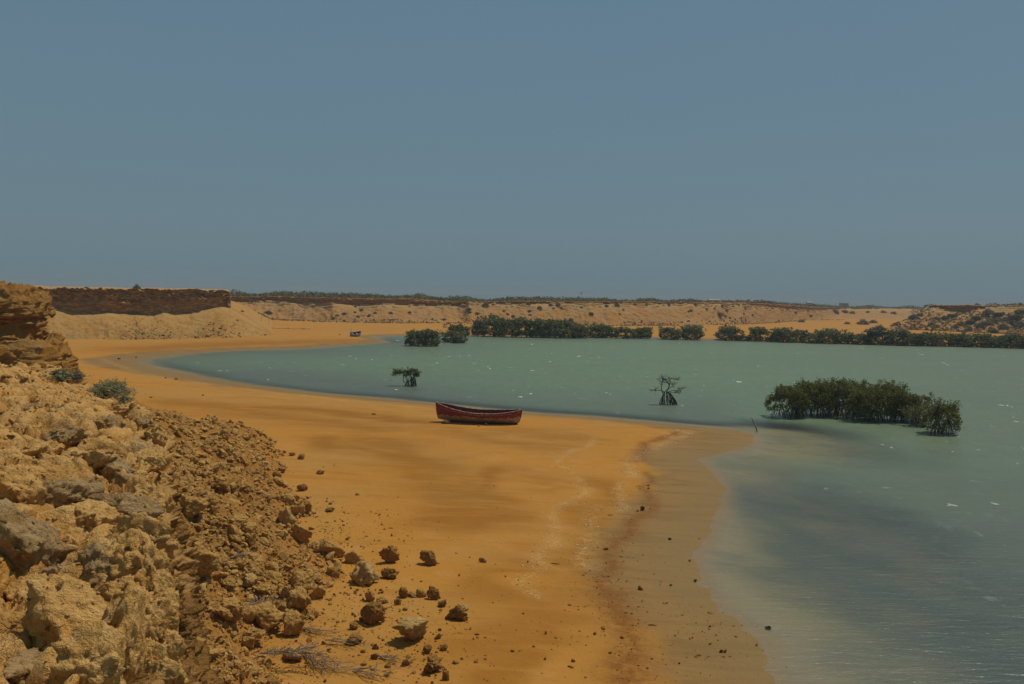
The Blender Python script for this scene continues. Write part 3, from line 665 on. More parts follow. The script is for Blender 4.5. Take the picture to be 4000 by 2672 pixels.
def tbump(P, th):
    f1, f2, c1 = worley(P * 1.3, 501); g1, g2, c2 = worley(P * 3.8, 511); h1, h2, c3 = worley(P * 9.0, 521)
    m_ = sstep(-0.2, 0.9, th)
    return m_ * (0.20 * (1 - np.minimum(f1, 1)) * (0.3 + c1) + 0.12 * (1 - np.minimum(g1, 1)) * (.3 + c2) + 0.05 * (1 - np.minimum(h1, 1)) * (.3 + c3)) + 0.05 * fbm(P * 3, 4, 531) * (0.15 + m_) - 0.04
TA, TR = np.meshgrid(np.linspace(-0.80, 0.02, 560), np.exp(np.linspace(math.log(4.5), math.log(72), 620)), indexing='ij')
TQ = np.c_[(np.sin(TA) * TR).ravel(), (np.cos(TA) * TR).ravel()]
gz = bed_z(TQ, shore_sd(TQ))
th = talus_h(TQ)
P = np.c_[TQ, gz + th]
P[:, 2] += tbump(P, th)
tk = th > -0.35
TF = grid_faces(*TA.shape)[:, ::-1]; TF = TF[tk[TF].all(1)]
t = NT('rubble slope earth')
p = t.pos(); n1 = t.noise(p, 0.8, 5, 0.65); n2 = t.noise(p, 5, 5, 0.7); n3 = t.noise(p, 22, 4, 0.7)
c = t.mix(t.ramp(n2, 0.4, 0.6), (0.33, 0.155, 0.036), (0.40, 0.185, 0.042))
c = t.mix(t.ramp(n3, 0.5, 0.66, 0, 0.7), c, (0.15, 0.07, 0.02))
c = t.mix(t.math('SUBTRACT', 1.0, t.ramp(t.attr('h'), 0.1, 0.9)), c, (0.44, 0.19, 0.036))
hh = t.math('ADD', n2, t.math('MULTIPLY', n3, 0.7))
M_slope = t.done(t.principled(c, 0.95, t.bump(hh, 0.9, 0.07), 0.1))
struct(mesh_from('rubble_slope', P, TF, M_slope, attrs=dict(h=th)))

# ---------------------------------------------------------------- stones
def ico(sub):
    t_ = (1 + 5 ** .5) / 2
    v = [(-1, t_, 0), (1, t_, 0), (-1, -t_, 0), (1, -t_, 0), (0, -1, t_), (0, 1, t_), (0, -1, -t_), (0, 1, -t_), (t_, 0, -1), (t_, 0, 1), (-t_, 0, -1), (-t_, 0, 1)]
    f = [(0, 11, 5), (0, 5, 1), (0, 1, 7), (0, 7, 10), (0, 10, 11), (1, 5, 9), (5, 11, 4), (11, 10, 2), (10, 7, 6), (7, 1, 8), (3, 9, 4), (3, 4, 2), (3, 2, 6), (3, 6, 8), (3, 8, 9), (4, 9, 5), (2, 4, 11), (6, 2, 10), (8, 6, 7), (9, 8, 1)]
    v = [np.array(x, float) / np.linalg.norm(x) for x in v]
    for _ in range(sub):
        mid = {}; nf = []
        def m(a, b):
            k = (min(a, b), max(a, b))
            if k not in mid: x = v[a] + v[b]; v.append(x / np.linalg.norm(x)); mid[k] = len(v) - 1
            return mid[k]
        for a, b, c in f:
            ab, bc, ca = m(a, b), m(b, c), m(c, a); nf += [(a, ab, ca), (b, bc, ab), (c, ca, bc), (ab, bc, ca)]
        f = nf
    return np.array(v), np.array(f)
ICO = {k: ico(k) for k in (1, 2, 3, 4)}
def stone(sub, seed, ang=1.0, crumb=0.0, flat=0.75):
    """rock cut by random planes, unit size; crumb: clod of stuck pebbles"""
    V, Fc = ICO[sub]; rs = np.random.RandomState(seed); V = V.copy()
    r = np.full(len(V), 1.6)
    for k in range(11):
        n = rs.normal(size=3); n /= np.linalg.norm(n); d = rs.uniform(0.55, 0.95)
        c = V @ n
        r = np.where(c > 0.15, np.minimum(r, d / np.maximum(c, 0.15)), r)
    r = np.minimum(r, 1.25)
    P = V * (ang * r + (1 - ang) * 0.9)[:, None]
    P *= np.array([rs.uniform(0.85, 1.2), rs.uniform(0.75, 1.1), flat * rs.uniform(0.85, 1.2)])
    n = fbm(P * 1.6 + seed * 3.1, 5, seed)
    P = P * (1 + 0.11 * n)[:, None]
    if sub >= 3:
        f1, f2, ci = worley(P * (3.2 + 2 * crumb) + seed, seed + 5)
        fq, _a, _b = facet(P * 2.6 + seed * 1.7, seed + 11); fr2, _a, _b = facet(P * 6.0 + seed, seed + 13)
        P = P * (1 + 0.16 * fq + 0.06 * fr2)[:, None]
        P = P * (1 + (0.05 + 0.22 * crumb) * (0.55 - f1) + 0.05 * fbm(P * 6, 4, seed, .6))[:, None]
    if crumb > 0:
        P = P * (1 + crumb * 0.28 * fbm(P * 2.6, 3, seed + 9))[:, None]
    P[:, 2] -= P[:, 2].min()
    w = max(np.ptp(P[:, 0]), 1e-6); P /= w
    return P, Fc
rng = np.random.RandomState(5)
STN = {}
for k in range(10):
    V, Fc = stone(3, 100 + k, ang=rng.uniform(.7, 1), crumb=0.0 if k % 3 else 0.5)
    o = mesh_from('rock', V, Fc, [M_boulder, M_talus, M_boulder][k % 3] if k % 3 != 1 else M_boulder, smooth=False); STN[k] = o.data
    bpy.data.objects.remove(o)

def surf_all(Q):
    g = bed_z(Q, shore_sd(Q)); th = talus_h(Q); z_ = g + th; Pz = np.c_[Q, z_]
    return np.where(th > -0.2, np.maximum(g, z_ + tbump(Pz, th)), g), th
def place_rock(px_, by, wpx, hpx, mat, label, seed, crumb=0.0, group=None, rz=0.0, slope=True, name='boulder', ang=0.95):
    # find where the pixel's ray meets the ground or the rubble slope
    DD = np.exp(np.linspace(math.log(9), math.log(300), 900)); n_ = len(DD)
    qq = W(np.full(n_, float(px_)), np.full(n_, float(by)), DD); gg = surf_all(qq[:, :2])[0]
    i_ = np.argmax(qq[:, 2] <= gg); q = qq[i_]; D = DD[i_]
    w = wpx / F * D * 1.02; h = hpx / F * D * 1.16
    V, Fc = stone(4 if wpx > 34 else 3, seed, ang, max(crumb, 0.22))
    V = V * np.array([w, w * 0.85, 1]); V[:, 2] *= h / max(V[:, 2].max(), 1e-6)
    ca, sa = math.cos(rz), math.sin(rz)
    o = mesh_from(name, V, Fc, mat)
    o.location = (q[0], q[1] + 0.35 * w, gfast(q[0], q[1] + 0.35 * w) - 0.17 * h); o.rotation_euler = (0, 0, 0)
    if rz: o.rotation_euler = (0, 0, rz)
    return tag(o, label, 'boulder' if wpx >= 40 else 'rock', group)
def gfast(x, y):
    return float(surf_all(np.array([[x, y]], float))[0][0])

heroes = [
 (1600, 2519, 140, 96, M_pale, 'big rounded pale boulder alone on the sand, dark shadow under it', 0.1, 'boulder'),
 (1674, 2212, 77, 60, M_brown, 'squarish brown rock standing clear on the sand beyond the pale boulders', 0.0, 'rock'),
 (1520, 2206, 84, 72, M_brown, 'crumbly upright brown clod left of the squarish rock on the sand', 0.7, 'rock'),
 (1411, 2292, 118, 98, M_pale, 'pale pointed boulder half sunk in sand with a whitish ridge', 0.0, 'boulder'),
 (1373, 2206, 84, 54, M_boulder, 'low brown boulder touching the back of the pale pointed boulder', 0.3, 'boulder'),
 (1115, 2072, 80, 74, M_pale, 'knobbly pale rock at the rubble edge throwing a shadow left', 0.4, 'boulder'),
 (1170, 2126, 92, 72, M_boulder, 'flat-faced square boulder in a row of three at the rubble edge', 0.0, 'boulder'),
 (1262, 2180, 116, 84, M_boulder, 'long ochre boulder ending the row of three at the rubble edge', 0.2, 'boulder'),
 (1176, 2018, 62, 54, M_brown, 'rounded brown boulder above the knobbly pale rock', 0.3, 'boulder'),
 (1181, 1922, 42, 30, M_brown, 'small brick-like brown rock alone on the open sand', 0.0, 'rock'),
 (1028, 2482, 150, 100, M_boulder, 'broad brown boulder behind the dry branches, left of the pointed one', 0.1, 'boulder'),
 (1137, 2494, 92, 96, M_boulder, 'upright pointed boulder leaning on the broad brown one', 0.0, 'boulder'),
 (1442, 2450, 104, 90, M_brown, 'dark slanting boulder on the sand left of the big rounded one', 0.1, 'boulder'),
 (1237, 2348, 72, 56, M_boulder, 'smooth brown boulder at the end of the rubble below the pale pointed one', 0.0, 'boulder'),
 (1166, 2320, 102, 74, M_boulder, 'large tan boulder half buried in the rubble edge', 0.0, 'boulder'),
 (1508, 2268, 76, 46, M_brown, 'flat crumbling clod right of the pale pointed boulder', 0.8, 'rock'),
 (1572, 2340, 40, 46, M_brown, 'thin upright rock at the left of a small broken row', 0.1, 'rock'),
 (1605, 2338, 34, 20, M_brown, 'small flat clod in the middle of a small broken row', 0.7, 'rock'),
 (1645, 2340, 44, 36, M_boulder, 'tan wedge of rock next to the dark crumbly clod in the broken row', 0.0, 'rock'),
 (1686, 2350, 56, 56, M_brown, 'dark crumbly clod at the right of the small broken row', 0.8, 'rock'),
 (1727, 2374, 36, 34, M_brown, 'round brown clod joining the broken row to the big crumbly one', 0.8, 'rock'),
 (1783, 2430, 96, 66, M_brown, 'wide crumbly dirt clod spreading on the sand right of the big boulder', 1.0, 'rock'),
 (1808, 2388, 46, 24, M_pale, 'small yellowish stone lying on the wide crumbly clod', 0.0, 'stone'),
 (1554, 2370, 30, 28, M_brown, 'round brown stone just under the small broken row', 0.5, 'rock'),
 (1376, 2465, 36, 30, M_brown, 'small knobbly clod below left of the dark slanting boulder', 0.7, 'rock'),
 (1380, 2524, 68, 40, M_brown, 'low brown rock on the sand left of the big rounded boulder', 0.6, 'rock'),
 (1687, 2636, 88, 74, M_brown, 'dark jagged forked clod near the bottom edge', 1.0, 'rock'),
 (1672, 2557, 36, 36, M_brown, 'rounded brown clod above the dark jagged forked one', 0.7, 'rock'),
 (1733, 2545, 32, 28, M_brown, 'small brown clod farthest right of the bottom group', 0.7, 'rock'),
 (1742, 2664, 30, 42, M_brown, 'narrow brown clod cut by the bottom of the view', 0.7, 'rock'),
 (1580, 2606, 36, 30, M_brown, 'small brown clod left of the dark jagged one', 0.6, 'rock'),
 (1462, 2580, 36, 26, M_brown, 'smooth small brown stone among dry twigs near the bottom', 0.1, 'rock'),
 (1465, 2542, 30, 24, M_brown, 'small crumbly clod above the smooth stone near dry twigs', 0.6, 'rock'),
 (1886, 2203, 34, 20, M_brown, 'lone small clod on open sand right of the squarish rock', 0.8, 'rock'),
 (1130, 2590, 94, 54, M_boulder, 'tan boulder wrapped by bleached dry branches', 0.1, 'boulder'),
 (966, 2541, 64, 52, M_boulder, 'rounded boulder left of the branch-wrapped one', 0.1, 'boulder'),
 (1160, 2404, 108, 70, M_boulder, 'tan boulder behind the upright pointed one', 0.2, 'boulder'),
 (1441, 2353, 46, 46, M_boulder, 'small upright tan rock above the dark slanting boulder', 0.1, 'rock'),
 (1486, 2362, 52, 26, M_boulder, 'low tan rock right of the small upright tan rock', 0.1, 'rock'),
 (971, 2300, 52, 44, M_pale, 'pale angular block on the rubble slope', 0.0, 'boulder'),
 (892, 2232, 56, 34, M_pale, 'flat pale block lying on the middle of the rubble', 0.0, 'boulder'),
 (965, 2112, 78, 56, M_boulder, 'rounded tan boulder high in the rubble', 0.1, 'boulder'),
 (847, 1925, 92, 50, M_brown, 'layered brown block near the top of the rubble', 0.1, 'boulder'),
 (728, 2040, 130, 90, M_boulder, 'large tilted slab in the rubble close below the ledge', 0.0, 'boulder'),
 (760, 2280, 150, 110, M_boulder, 'large brown block with a dark hollow beside it', 0.1, 'boulder'),
 (880, 2420, 130, 90, M_boulder, 'broad tan boulder low in the rubble near the ledge foot', 0.1, 'boulder'),
 (1176, 1796, 30, 24, M_brown, 'small brown rock on the sand beyond the rubble, farthest of the loose ones', 0.2, 'rock'),
 (1095, 1852, 30, 20, M_brown, 'small brown rock hugging the far corner of the rubble', 0.4, 'rock'),
 (1250, 1854, 34, 18, M_brown, 'crumbled clod on the sand right of the far loose rock', 0.8, 'rock'),
 (1284, 2000, 38, 18, M_brown, 'low dark clod starting a line of crumbs on the sand', 0.9, 'rock'),
 (2512, 1998, 20, 20, M_greyrock, 'small grey stone on the dark tide line', 0.2, 'rock'),
 (2618, 2112, 14, 10, M_greyrock, 'small dark lump on the wet sand', 0.4, 'rock'),
 (2717, 2276, 14, 12, M_greyrock, 'tiny dark lump on the wet sand near the water', 0.4, 'rock'),
 (2620, 2290, 12, 8, M_greyrock, 'flat dark pebble on the wet sand', 0.2, 'rock'),
 (3004, 2467, 26, 18, M_greyrock, 'dark lumpy stone at the waterline', 0.5, 'rock'),
 (2818, 2552, 18, 14, M_greyrock, 'small dark stone at the lower waterside', 0.5, 'rock'),
 (1899, 1664, 14, 10, M_greyrock, 'small pointed grey stone in front of the red boat', 0.0, 'rock'),
 (1870, 1667, 9, 6, M_brown, 'tiny brown clod in front of the red boat, left of the grey stone', 0.5, 'rock'),
 (1458, 1622, 16, 7, M_brown, 'flat brown clod on the sand left of the red boat', 0.8, 'rock'),
 (686, 1484, 14, 7, M_brown, 'dark clod by the left bank of the lagoon', 0.8, 'rock'),
 (646, 1478, 8, 5, M_brown, 'tiny dark clod beside the larger one by the left bank', 0.8, 'rock'),
 (588, 1556, 12, 6, M_brown, 'flat brown clod on the sand near the green bush', 0.8, 'rock'),
 (791, 1546, 10, 5, M_brown, 'little brown clod on the empty sand below the left bank', 0.8, 'rock'),
 (462, 1404, 12, 6, M_greyrock, 'pale flat stone on the wet sand left of the lagoon tip', 0.2, 'rock'),
 (531, 1399, 8, 5, M_greyrock, 'tiny stone above the lagoon tip', 0.2, 'rock'),
 (1327, 1309, 6, 4, M_greyrock, 'tiny dark stone left of the white boat', 0.2, 'rock'),
]
for i, (a, b, w_, h_, m_, lab, cr, nm) in enumerate(heroes):
    place_rock(a, b, w_, h_, m_, lab, 300 + i * 7, cr, name=nm)

# boulders of the rubble: one object each, sharing meshes
rs = np.random.RandomState(21)
def talus_points(n, smin=0.0, pw=1.0, hmin=0.05):
    out = []
    while len(out) < n:
        D = np.exp(rs.uniform(math.log(8), math.log(56))); a = rs.uniform(-0.52, -0.08)
        q = np.array([[D * math.tan(a), D]])
        h = talus_h(q)[0]
        if h < hmin or h > 4.3: continue
        out.append((q[0, 0], q[0, 1], h))
    return out
lab_b = 'weathered tan boulder among many in the rubble slope under the rock ledge'
def talus_visible(n):
    # points of the slope as one looks along it from the ledge, evenly over the view
    a_ = rs.uniform(560, 1345, n * 3); b_ = rs.uniform(1640, 2700, n * 3)
    d = ray(a_, b_); best = np.full(len(a_), np.nan)
    for D_ in np.exp(np.linspace(math.log(7), math.log(62), 170)):
        q = d[:, :2] / d[:, 1:2] * D_; z_ = CZ + d[:, 2] / d[:, 1] * D_
        thq = talus_h(q); g = 0.42 + np.maximum(thq, 0)
        hit = np.isnan(best) & (z_ <= g); best[hit] = np.where(thq[hit] > 0.02, D_, -1)
    ok = (~np.isnan(best)) & (best > 0); q = d[ok][:, :2] / d[ok][:, 1:2] * best[ok][:, None]
    q = q + rs.normal(0, 0.12, q.shape)
    return q[:n]
cand = talus_visible(232)
cz_, ch_ = surf_all(cand)
for k_, ((x, y), g, h) in enumerate(zip(cand, cz_, ch_)):
    spx_ = min(95, 24 * math.exp(rs.normal(0.35, 0.42)))
    s = spx_ / F * y
    o = bpy.data.objects.new('boulder', STN[rs.randint(10)]); col.objects.link(o)
    o.location = (x, y, g - 0.22 * s); o.scale = (s, s * rs.uniform(.8, 1.1), s * rs.uniform(.75, 1.1))
    o.rotation_euler = (rs.uniform(-.4, .4), rs.uniform(-.4, .4), rs.uniform(0, 6.28))
    tag(o, lab_b, 'boulder', 'boulders of the rubble slope')

def scatter_mesh(name, pts, mat, smooth=False, sub=1):
    """pts: x, y, z, size; all stones in one mesh"""
    base = [stone(sub, 900 + k, ang=1.0, crumb=0.2 if sub > 1 else 0) for k in range(14)]
    Vs = []; Fs = []; off = 0
    for i, (x, y, z_, s) in enumerate(pts):
        V, Fc = base[i % 14]
        a = rs.uniform(0, 6.28); ca, sa = math.cos(a), math.sin(a)
        tl = rs.normal(0, 0.3, 2)
        Vr = V.copy(); Vr[:, 2] -= 0.3; Vr[:, 2] += Vr[:, 0] * tl[0] + Vr[:, 1] * tl[1]
        Vr = Vr @ np.array([[ca, sa, 0], [-sa, ca, 0], [0, 0, 1]])
        Vs.append(Vr * s * np.array([1, 1, rs.uniform(.7, 1.2)]) + (x, y, z_)); Fs.append(Fc + off); off += len(V)
    return mesh_from(name, np.vstack(Vs), np.vstack(Fs), mat, smooth=smooth)
# small rubble
Qa = talus_visible(9500); D = np.exp(rs.uniform(math.log(8), math.log(58), 6000)); a = rs.uniform(-0.75, -0.03, 6000)
Qb = np.c_[D * np.tan(a), D]; hb_ = talus_h(Qb); Qb = Qb[(hb_ > -.1) & (hb_ < 4.3)][:2200]
Qs = np.vstack([Qa, Qb]); zz, hs = surf_all(Qs)
sz = np.clip(8.5 / F * Qs[:, 1] * np.exp(rs.normal(0, 0.6, len(Qs))), 0.03, 0.36)
zz = zz + 0.12 * sz
ru = scatter_mesh('rubble', np.c_[Qs, zz, sz], M_talus, sub=2)
tag(ru, 'loose broken stones and grit covering the slope below the ledge', 'rubble', kind='stuff')
# pebbles spilling on to the sand
pts = []
cl = [(1350, 2250, 260, 160, 260), (1450, 2420, 260, 150, 260), (1600, 2560, 220, 120, 200), (1200, 2550, 220, 150, 200), (1300, 2120, 150, 60, 120), (1300, 2060, 120, 60, 200), (1500, 2080, 160, 90, 120), (1420, 2330, 180, 130, 160), (1560, 2420, 200, 120, 120), (1750, 2480, 120, 100, 60), (1250, 2450, 160, 120, 120), (1650, 2560, 150, 80, 60), (1240, 1980, 120, 30, 60), (1450, 2000, 120, 12, 40), (2100, 2300, 350, 250, 100), (1900, 2100, 500, 300, 80), (2750, 2450, 160, 140, 90), (1950, 2500, 300, 120, 60), (2350, 2450, 160, 200, 90), (2450, 2200, 60, 200, 50), (1200, 1870, 200, 120, 60)]
for cx, cy, sx, sy, n in cl:
    for _ in range(n):
        a, b = rs.normal(cx, sx * .6), rs.normal(cy, sy * .6)
        if b < 1750 or b > 2800: continue
        q = U(np.array(a), np.array(b), 0.4)
        g = gfast(q[0], q[1])
        pts.append((q[0], q[1], g + 0.002, min(0.16, 0.028 * math.exp(rs.normal(0.1, .65)))))
for pl, n_, w_ in ((dk([(1482, 1100), (1480, 1140), (1440, 1190), (1410, 1230), (1385, 1280), (1370, 1315), (1395, 1360), (1425, 1410), (1455, 1470), (1490, 1568)]), 420, .35), (dk([(1420, 1330), (1480, 1450), (1560, 1568)]), 260, 1.2), (dk([(1600, 1100), (1560, 1250), (1600, 1400), (1650, 1500)]), 160, 1.5)):
    L_ = pxline(pl, 0.3)
    for _ in range(n_):
        i_ = rs.randint(len(L_) - 1); t_ = rs.rand(); q = L_[i_] * (1 - t_) + L_[i_ + 1] * t_ + rs.normal(0, w_, 2)
        pts.append((q[0], q[1], gfast(q[0], q[1]), min(0.12, 0.022 * math.exp(rs.normal(0.1, .6)))))
pb = scatter_mesh('pebbles', pts, M_brown, sub=1)
tag(pb, 'scattered brown crumbs and pebbles on the orange sand', 'pebbles', kind='stuff')
bpy.context.view_layer.update()
dg = bpy.context.evaluated_depsgraph_get()
def drop(x, y, ztop=30):
    hit, loc, nrm, idx, ob, mtx = sc.ray_cast(dg, Vector((x, y, ztop)), Vector((0, 0, -1)))
    return loc.z if hit else 0.0
spt = []
for pl, n_, w_ in ((dk([(1560, 978), (1568, 990), (1530, 1008), (1470, 1030), (1440, 1065), (1435, 1085)]), 420, .28), (dk([(1425, 1100), (1415, 1130), (1412, 1160)]), 120, .2), (dk([(1500, 985), (1545, 1003), (1480, 1022)]), 160, .25),
               (dk([(1320, 1030), (1270, 1055), (1310, 1080), (1330, 1105), (1320, 1130), (1275, 1170), (1262, 1220), (1240, 1270), (1218, 1310)]), 380, .22), (dk([(1365, 1150), (1350, 1190), (1340, 1240), (1325, 1285)]), 200, .3)):
    L_ = pxline(pl, 0.3)
    for _ in range(n_):
        i_ = rs.randint(len(L_) - 1); t_ = rs.rand(); q = L_[i_] * (1 - t_) + L_[i_ + 1] * t_ + rs.normal(0, w_, 2)
        spt.append((q[0], q[1], gfast(q[0], q[1]), min(0.09, 0.026 * math.exp(rs.normal(0.1, .5)))))
shl = scatter_mesh('shells', spt, plain('bleached shell bits', (0.62, 0.47, 0.28), .8, .25, 9), sub=1)
tag(shl, 'pale broken shells strewn in winding lines across the sand spit', 'shells', kind='stuff')
# row of small stones on the far beach and along the feet of the far cliffs
for i in range(26):
    q = U(np.array(1062 + i * 6.0), np.array(1283.5 + i * 0.1), 0.5)
    o = bpy.data.objects.new('stone', STN[i % 10]); col.objects.link(o); s = 0.26 + 0.1 * rs.rand()
    o.location = (q[0], q[1], gfast(q[0], q[1]) - 0.02); o.scale = (s * 1.2, s, s * .8); o.rotation_euler = (0, 0, rs.uniform(0, 6))
    tag(o, 'tiny dark stone in the long straight row across the far beach', 'stone', 'row of stones across the far beach')
pts = []
for _ in range(2600):
    a = rs.uniform(1000, 3300); b = np.interp(a, [1000, 1500, 2500, 3300], [1252, 1266, 1275, 1258]) + rs.normal(-6, 7)
    if rs.rand() > (0.25 + 0.75 * (0.5 + 0.5 * math.sin(a * 0.013 + 1.2 * math.sin(a * 0.005)))): continue
    yf_ = b; D_ = (CZ - 0.5) * F / (yf_ - HOR(a)); D_ = min(D_, 262)
    dist_up = max(0, (np.interp(a, [1000, 1500, 2500, 3300], [1252, 1266, 1275, 1258]) - b))
    Df_ = (CZ - .35) * F / (np.interp(a, [860, 1000, 1300, 1500, 1700, 2000, 2300, 2500, 2700, 2950, 3050, 3180], [1252, 1251, 1262, 1265, 1265, 1270, 1275, 1276, 1275, 1268, 1262, 1252]) - HOR(a))
    D2 = Df_ + rs.uniform(-2.5, 4)
    q = W(np.array(a), np.array(1260.0), np.array(D2))
    zz_ = 0.5 + max(0, D2 - Df_) * 0.55
    pts.append((q[0], q[1], zz_, rs.uniform(0.15, 0.6)))
for _ in range(900):
    a = rs.choice([rs.normal(560, 55), rs.normal(850, 60), rs.uniform(420, 1050)]); 
    Df_ = (CZ - .35) * F / (np.interp(a, [215, 600, 886, 1000, 1075], [1333, 1330, 1324, 1316, 1312]) - HOR(a))
    t_ = abs(rs.normal(0, 0.4)); D2 = Df_ + t_ * 12
    top = np.interp(a, [300, 600, 740, 860, 930, 1000, 1075], [4.3, 4.1, 4.5, 5.2, 4.4, 2.2, 0.4])
    q = W(np.array(a), np.array(1300.0), np.array(D2)); Dw_ = 150
    s_ = np.clip((D2 - Df_) / max(1, (np.interp(a, [215, 600, 886, 1075], [142, 151, 161, 158]) - Df_)), 0, 1)
    zz_ = 0.35 + (top - 0.35) * s_ ** 1.25
    if s_ >= 1: continue
    pts.append((q[0], q[1], zz_ + 0.05, 0.09 * math.exp(rs.normal(.4, .5))))
for _ in range(900):
    a = rs.uniform(3480, 4050); Df_ = (CZ - .35) * F / (np.interp(a, [3470, 3600, 3780, 4000], [1291, 1293, 1302, 1312]) - HOR(a))
    s_ = rs.rand() ** 1.5; D2 = Df_ + 22 * s_
    top = np.interp(a, [3470, 3540, 3600, 3700, 4000], [1.0, 3.3, 5.8, 5.8, 7.0]); q = W(np.array(a), np.array(1290.0), np.array(D2))
    pts.append((q[0], q[1], 0.35 + (top - .35) * s_ ** 1.25 + 0.1, rs.uniform(0.25, 1.1)))
pts = [(x, y, drop(x, y) + 0.08 * s_, s_) for (x, y, z_, s_) in pts]
fr_ = scatter_mesh('fallen_stones', pts, rock_mat('far stones', pale=(0.30, 0.18, 0.07), mid=(0.22, 0.12, 0.04), sc_=0.5), sub=1)
tag(fr_, 'loose stones fallen on the slopes below the far cliffs', 'stones', kind='stuff')

# ---------------------------------------------------------------- plants
def tube(path, radii, sides=5):
    path = np.asarray(path, float); n = len(path)
    T = np.gradient(path, axis=0); T /= np.linalg.norm(T, axis=1, keepdims=True) + 1e-9
    ref = np.where(np.abs(T[:, 2:3]) > 0.9, [[1.0, 0, 0]], [[0, 0, 1.0]])
    A_ = np.cross(T, ref); A_ /= np.linalg.norm(A_, axis=1, keepdims=True) + 1e-9; B_ = np.cross(T, A_)
    th_ = np.linspace(0, 2 * math.pi, sides, endpoint=False)
    V = path[:, None, :] + (A_[:, None, :] * np.cos(th_)[None, :, None] + B_[:, None, :] * np.sin(th_)[None, :, None]) * np.asarray(radii)[:, None, None]
    V = V.reshape(-1, 3); i = np.arange(n - 1)[:, None] * sides; j = np.arange(sides)[None, :]; j2 = (j + 1) % sides
    Fq = np.stack([i + j, i + j2, i + sides + j2, i + sides + j], -1).reshape(-1, 4)
    return V, Fq
class MB:
    def __init__(s): s.V = []; s.F = []; s.n = 0; s.R = []
    def add(s, V, Fq, r=0.5):
        s.V.append(V); s.F.append(np.asarray(Fq) + s.n); s.n += len(V); s.R.append(np.full(len(V), r) if np.isscalar(r) else r)
    def tube(s, path, radii, sides=5): s.add(*tube(path, radii, sides))
    def build(s, name, mat, parent=None, smooth=True):
        return mesh_from(name, np.vstack(s.V), np.vstack(s.F), mat, parent, smooth, attrs=dict(rnd=np.concatenate(s.R)))
def leaves(rs, C, size, asp=0.5, flat=0.0):
    """one quad leaf at each centre"""
    n = len(C)
    d = rs.normal(size=(n, 3)); d[:, 2] *= (1 - flat); d /= np.linalg.norm(d, axis=1, keepdims=True)
    e = rs.normal(size=(n, 3)); e -= (e * d).sum(1, keepdims=True) * d; e /= np.linalg.norm(e, axis=1, keepdims=True)
    s = size * rs.uniform(0.6, 1.3, (n, 1))
    V = np.stack([C - d * s, C + e * s * asp, C + d * s, C - e * s * asp], 1).reshape(-1, 3)
    Fq = np.arange(4 * n).reshape(n, 4)
    r = np.repeat(rs.rand(n), 4)
    return V, Fq, r

M_leaf = leaf_mat('mangrove leaf', (0.080, 0.090, 0.018), (0.225, 0.205, 0.036))
M_leaf_far = leaf_mat('far mangrove leaf', (0.085, 0.095, 0.024), (0.235, 0.220, 0.058))
M_bark = plain('mangrove bark', (0.25, 0.22, 0.19), 0.9, 0.45, 4, 0.1)
M_root = plain('dark wet root', (0.055, 0.040, 0.028), 0.8, 0.5, 5, 0.2)
M_dead = plain('dead mangrove wood', (0.10, 0.078, 0.062), 0.9, 0.4, 5, 0.1)
M_shrub = leaf_mat('dry shrub twigs', (0.15, 0.125, 0.080), (0.22, 0.185, 0.11), 0.9, 0.1)
M_green = leaf_mat('green desert shrub', (0.055, 0.075, 0.022), (0.13, 0.13, 0.05), 0.8, 0.2)
M_scrub = leaf_mat('plateau scrub', (0.12, 0.12, 0.06), (0.23, 0.21, 0.11), 0.9, 0.15)

